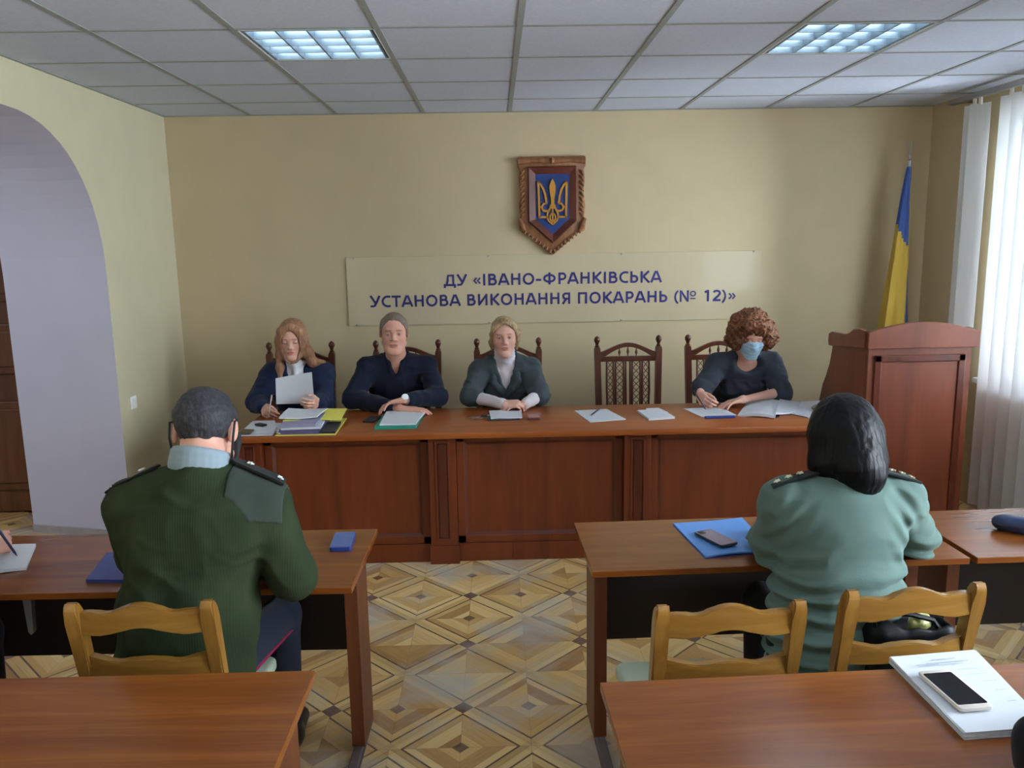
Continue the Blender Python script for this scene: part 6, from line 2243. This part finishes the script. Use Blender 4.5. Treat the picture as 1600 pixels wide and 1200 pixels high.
# ---- left front table
phone('thick blue phone near the right end of the left front table', (-0.548, 2.720), TT, 0.150, 0.074, 0.016, 0.06, M['dblue'], plain('blue_phone_cover', s2l(84, 110, 168), 0.25), border=0.002)
t = sheet_thing('folder', 'blue folder half hidden behind the man in the green sweater', 'folder', [(-1.295, 2.432), (-1.06, 2.412), (-1.10, 2.66), (-1.335, 2.66)], TT, 0.012, M['dblue'])
P = [(-1.665, 2.505), (-1.545, 2.548), (-1.632, 2.765), (-1.80, 2.745)]
t = sheet_thing('notebook', 'open white notebook at the left edge of the left front table', 'notebook', P, TT, 0.010, M['paper'], curl=lambda u, v: 0.003*math.sin(PI*u))
pen('pen in the hand at the left edge of the picture', (-1.625, 2.640, TT+0.014), (-1.655, 2.600, TT+0.130), 0.0042)

# ---- right front table
P = [(0.668, 2.513), (0.905, 2.555), (0.895, 2.870), (0.632, 2.835)]
t = sheet_thing('folder', 'bright blue plastic folder under a phone on the right front table', 'folder', P, TT, 0.005, M['blue'], curl=lambda u, v: 0.006*math.exp(-((v-0.0)/0.10)**2)*math.sin(PI*(u*1.3))+0.010*max(0, u-0.6)*v)
s = sheet_thing('folder_back', None, None, [(p[0]-t.location[0]-0.003, p[1]-t.location[1]-0.005) for p in P], 0.0, 0.0012, M['dblue'], parent=t)
phone('pinkish grey phone lying back up on the bright blue folder', (0.738, 2.652), TT+0.011, 0.150, 0.072, 0.008, 0.42, M['charcoal'], plain('pinkish_grey_phone_back', s2l(136, 126, 148), 0.25), lens=True, border=0.0015)
sheet_thing('paper_sheet', 'white sheet under the arms of the woman in the sage shirt', 'paper', [(0.98, 2.58), (1.19, 2.58), (1.20, 2.86), (0.99, 2.86)], TT, 0.002, M['paper'])

# ---- far right table: dark blue case
cs = thing('spectacle_case', 'dark blue rounded case on the table beside the blinds', 'case', (1.845, 2.655, TT), -0.62)
S = Sdf()
S.chain([(-0.105, 0, 0.026), (0.11, 0, 0.026)], [0.024, 0.024], 0.01)
S.box((0, 0.0, 0.026), (0.105, 0.040, 0.024), None, 0.022, 0.02)
V, F = S.mesh(0.005)
mesh_obj('case_shell', V, F, plain('dark_blue_case', s2l(36, 50, 84), 0.3), cs)
m = MB()
m.tube([(x_, y_, 0.027) for x_, y_ in poly_round([(-0.125, -0.0405), (0.125, -0.0405), (0.125, 0.0405), (-0.125, 0.0405)], 0.03, 6)], 0.0018, 6)
m.build('case_seam', M['charcoal'], cs)

# ---- near right table: stack of printed sheets with a phone
P = [(0.946, 1.520), (1.160, 1.545), (1.160, 1.862), (0.935, 1.838)]
P = [(0.950, 1.512), (1.135, 1.525), (1.166, 1.850), (0.944, 1.826)]
st = thing('paper_stack', 'thick stack of printed white sheets under a phone at lower right', 'papers', (1.05, 1.68, TT))
lo_ = lambda P: [(p[0]-1.05, p[1]-1.68) for p in P]
for k in range(5):
    j = lambda: random.uniform(-0.004, 0.004)
    sheet_thing('sheaf', None, None, lo_([(p[0]+j(), p[1]+j()) for p in P]), 0.003*k, 0.0029, M['paper2'], parent=st, curl=lambda u, v: 0.0008*math.sin(5*u+3*v))
ts = sheet_thing('top_sheet', None, None, lo_(P), 0.015, 0.0012, M['paper'], parent=st, curl=lambda u, v: 0.004*max(0, 0.12-u)*8*max(0, v-0.85)+0.003*max(0, 0.1-v)*10*(0.4+u*0.2))
pr = [(0.40, 0.68, 0.890, 0.900), (0.18, 0.45, 0.835, 0.843), (0.30, 0.80, 0.845, 0.855), (0.20, 0.72, 0.815, 0.823)]
pr += [(0.60, 0.88, 0.74, 0.743), (0.60, 0.88, 0.66, 0.663), (0.60, 0.603, 0.66, 0.743), (0.88, 0.883, 0.66, 0.743), (0.74, 0.90, 0.56, 0.565), (0.78, 0.90, 0.44, 0.446), (0.80, 0.90, 0.30, 0.308)]
on_sheet('print', lo_(P), 0.0187, pr, M['ink'], st, (0, 0, 0))
phone('white-framed phone with black screen lying on the printed stack', (1.008, 1.660), TT+0.0205, 0.158, 0.078, 0.009, 0.08, plain('pale_phone_frame', s2l(214, 206, 200), 0.3), M['screen'], border=0.0045)

# ---- handbag on the uniformed woman's chair
hb = thing('handbag', 'black leather handbag on the pine chair behind the uniformed woman', 'handbag', (1.165, 2.165, 0.452), 0.08)
lea = plain('black_leather', s2l(12, 12, 16), 0.5, 0.25, var=0.2, scale=60, bump=0.2, bscale=150)
S = Sdf()
S.box((0, 0, 0.125), (0.128, 0.056, 0.125), None, 0.04, 0.02)
S.box((0.03, 0, 0.265), (0.085, 0.038, 0.075), None, 0.03, 0.02, None, 's')
S.disp.append(lambda P: 0.004*vnoise(P*22, 3))
V, F = S.mesh(0.005)
mesh_obj('bag_body', V, F, lea, hb)
m = MB()
m.tube([(-0.105, -0.02, 0.215), (-0.115, -0.02, 0.255), (-0.06, -0.02, 0.275), (0.0, -0.015, 0.262), (0.06, -0.02, 0.245), (0.085, -0.02, 0.21)], 0.008, 8)
m.build('handle', lea, hb, smooth=True)
m = MB()
m.lathe([(0.009, 0), (0.009, 0.006), (0.005, 0.010)], (0.128, -0.055, 0.215), (0.2, -1, 0.3), 12)
m.build('buckle', M['steel'], hb)
m = MB()
m.tube([(0.135, -0.045, 0.215), (0.146, -0.05, 0.16), (0.140, -0.05, 0.10)], 0.005, 8)
m.build('pale_strap', plain('pale_strap', s2l(190, 186, 178), 0.6), hb)
fr = thing('wrapped_sweet', 'yellow-green wrapped packet poking out of the black handbag', 'packet', (1.195, 2.165, 0.648))
S = Sdf()
S.ell((0, 0, 0.035), (0.036, 0.026, 0.024), rotm(0.4, 0, -0.35), 0)
S.disp.append(lambda P: 0.005*vnoise(P*70, 5))
V, F = S.mesh(0.003)
mesh_obj('wrapper', V, F, plain('yellow_green_wrapper', s2l(176, 178, 112), 0.3, var=0.15, scale=50), fr)
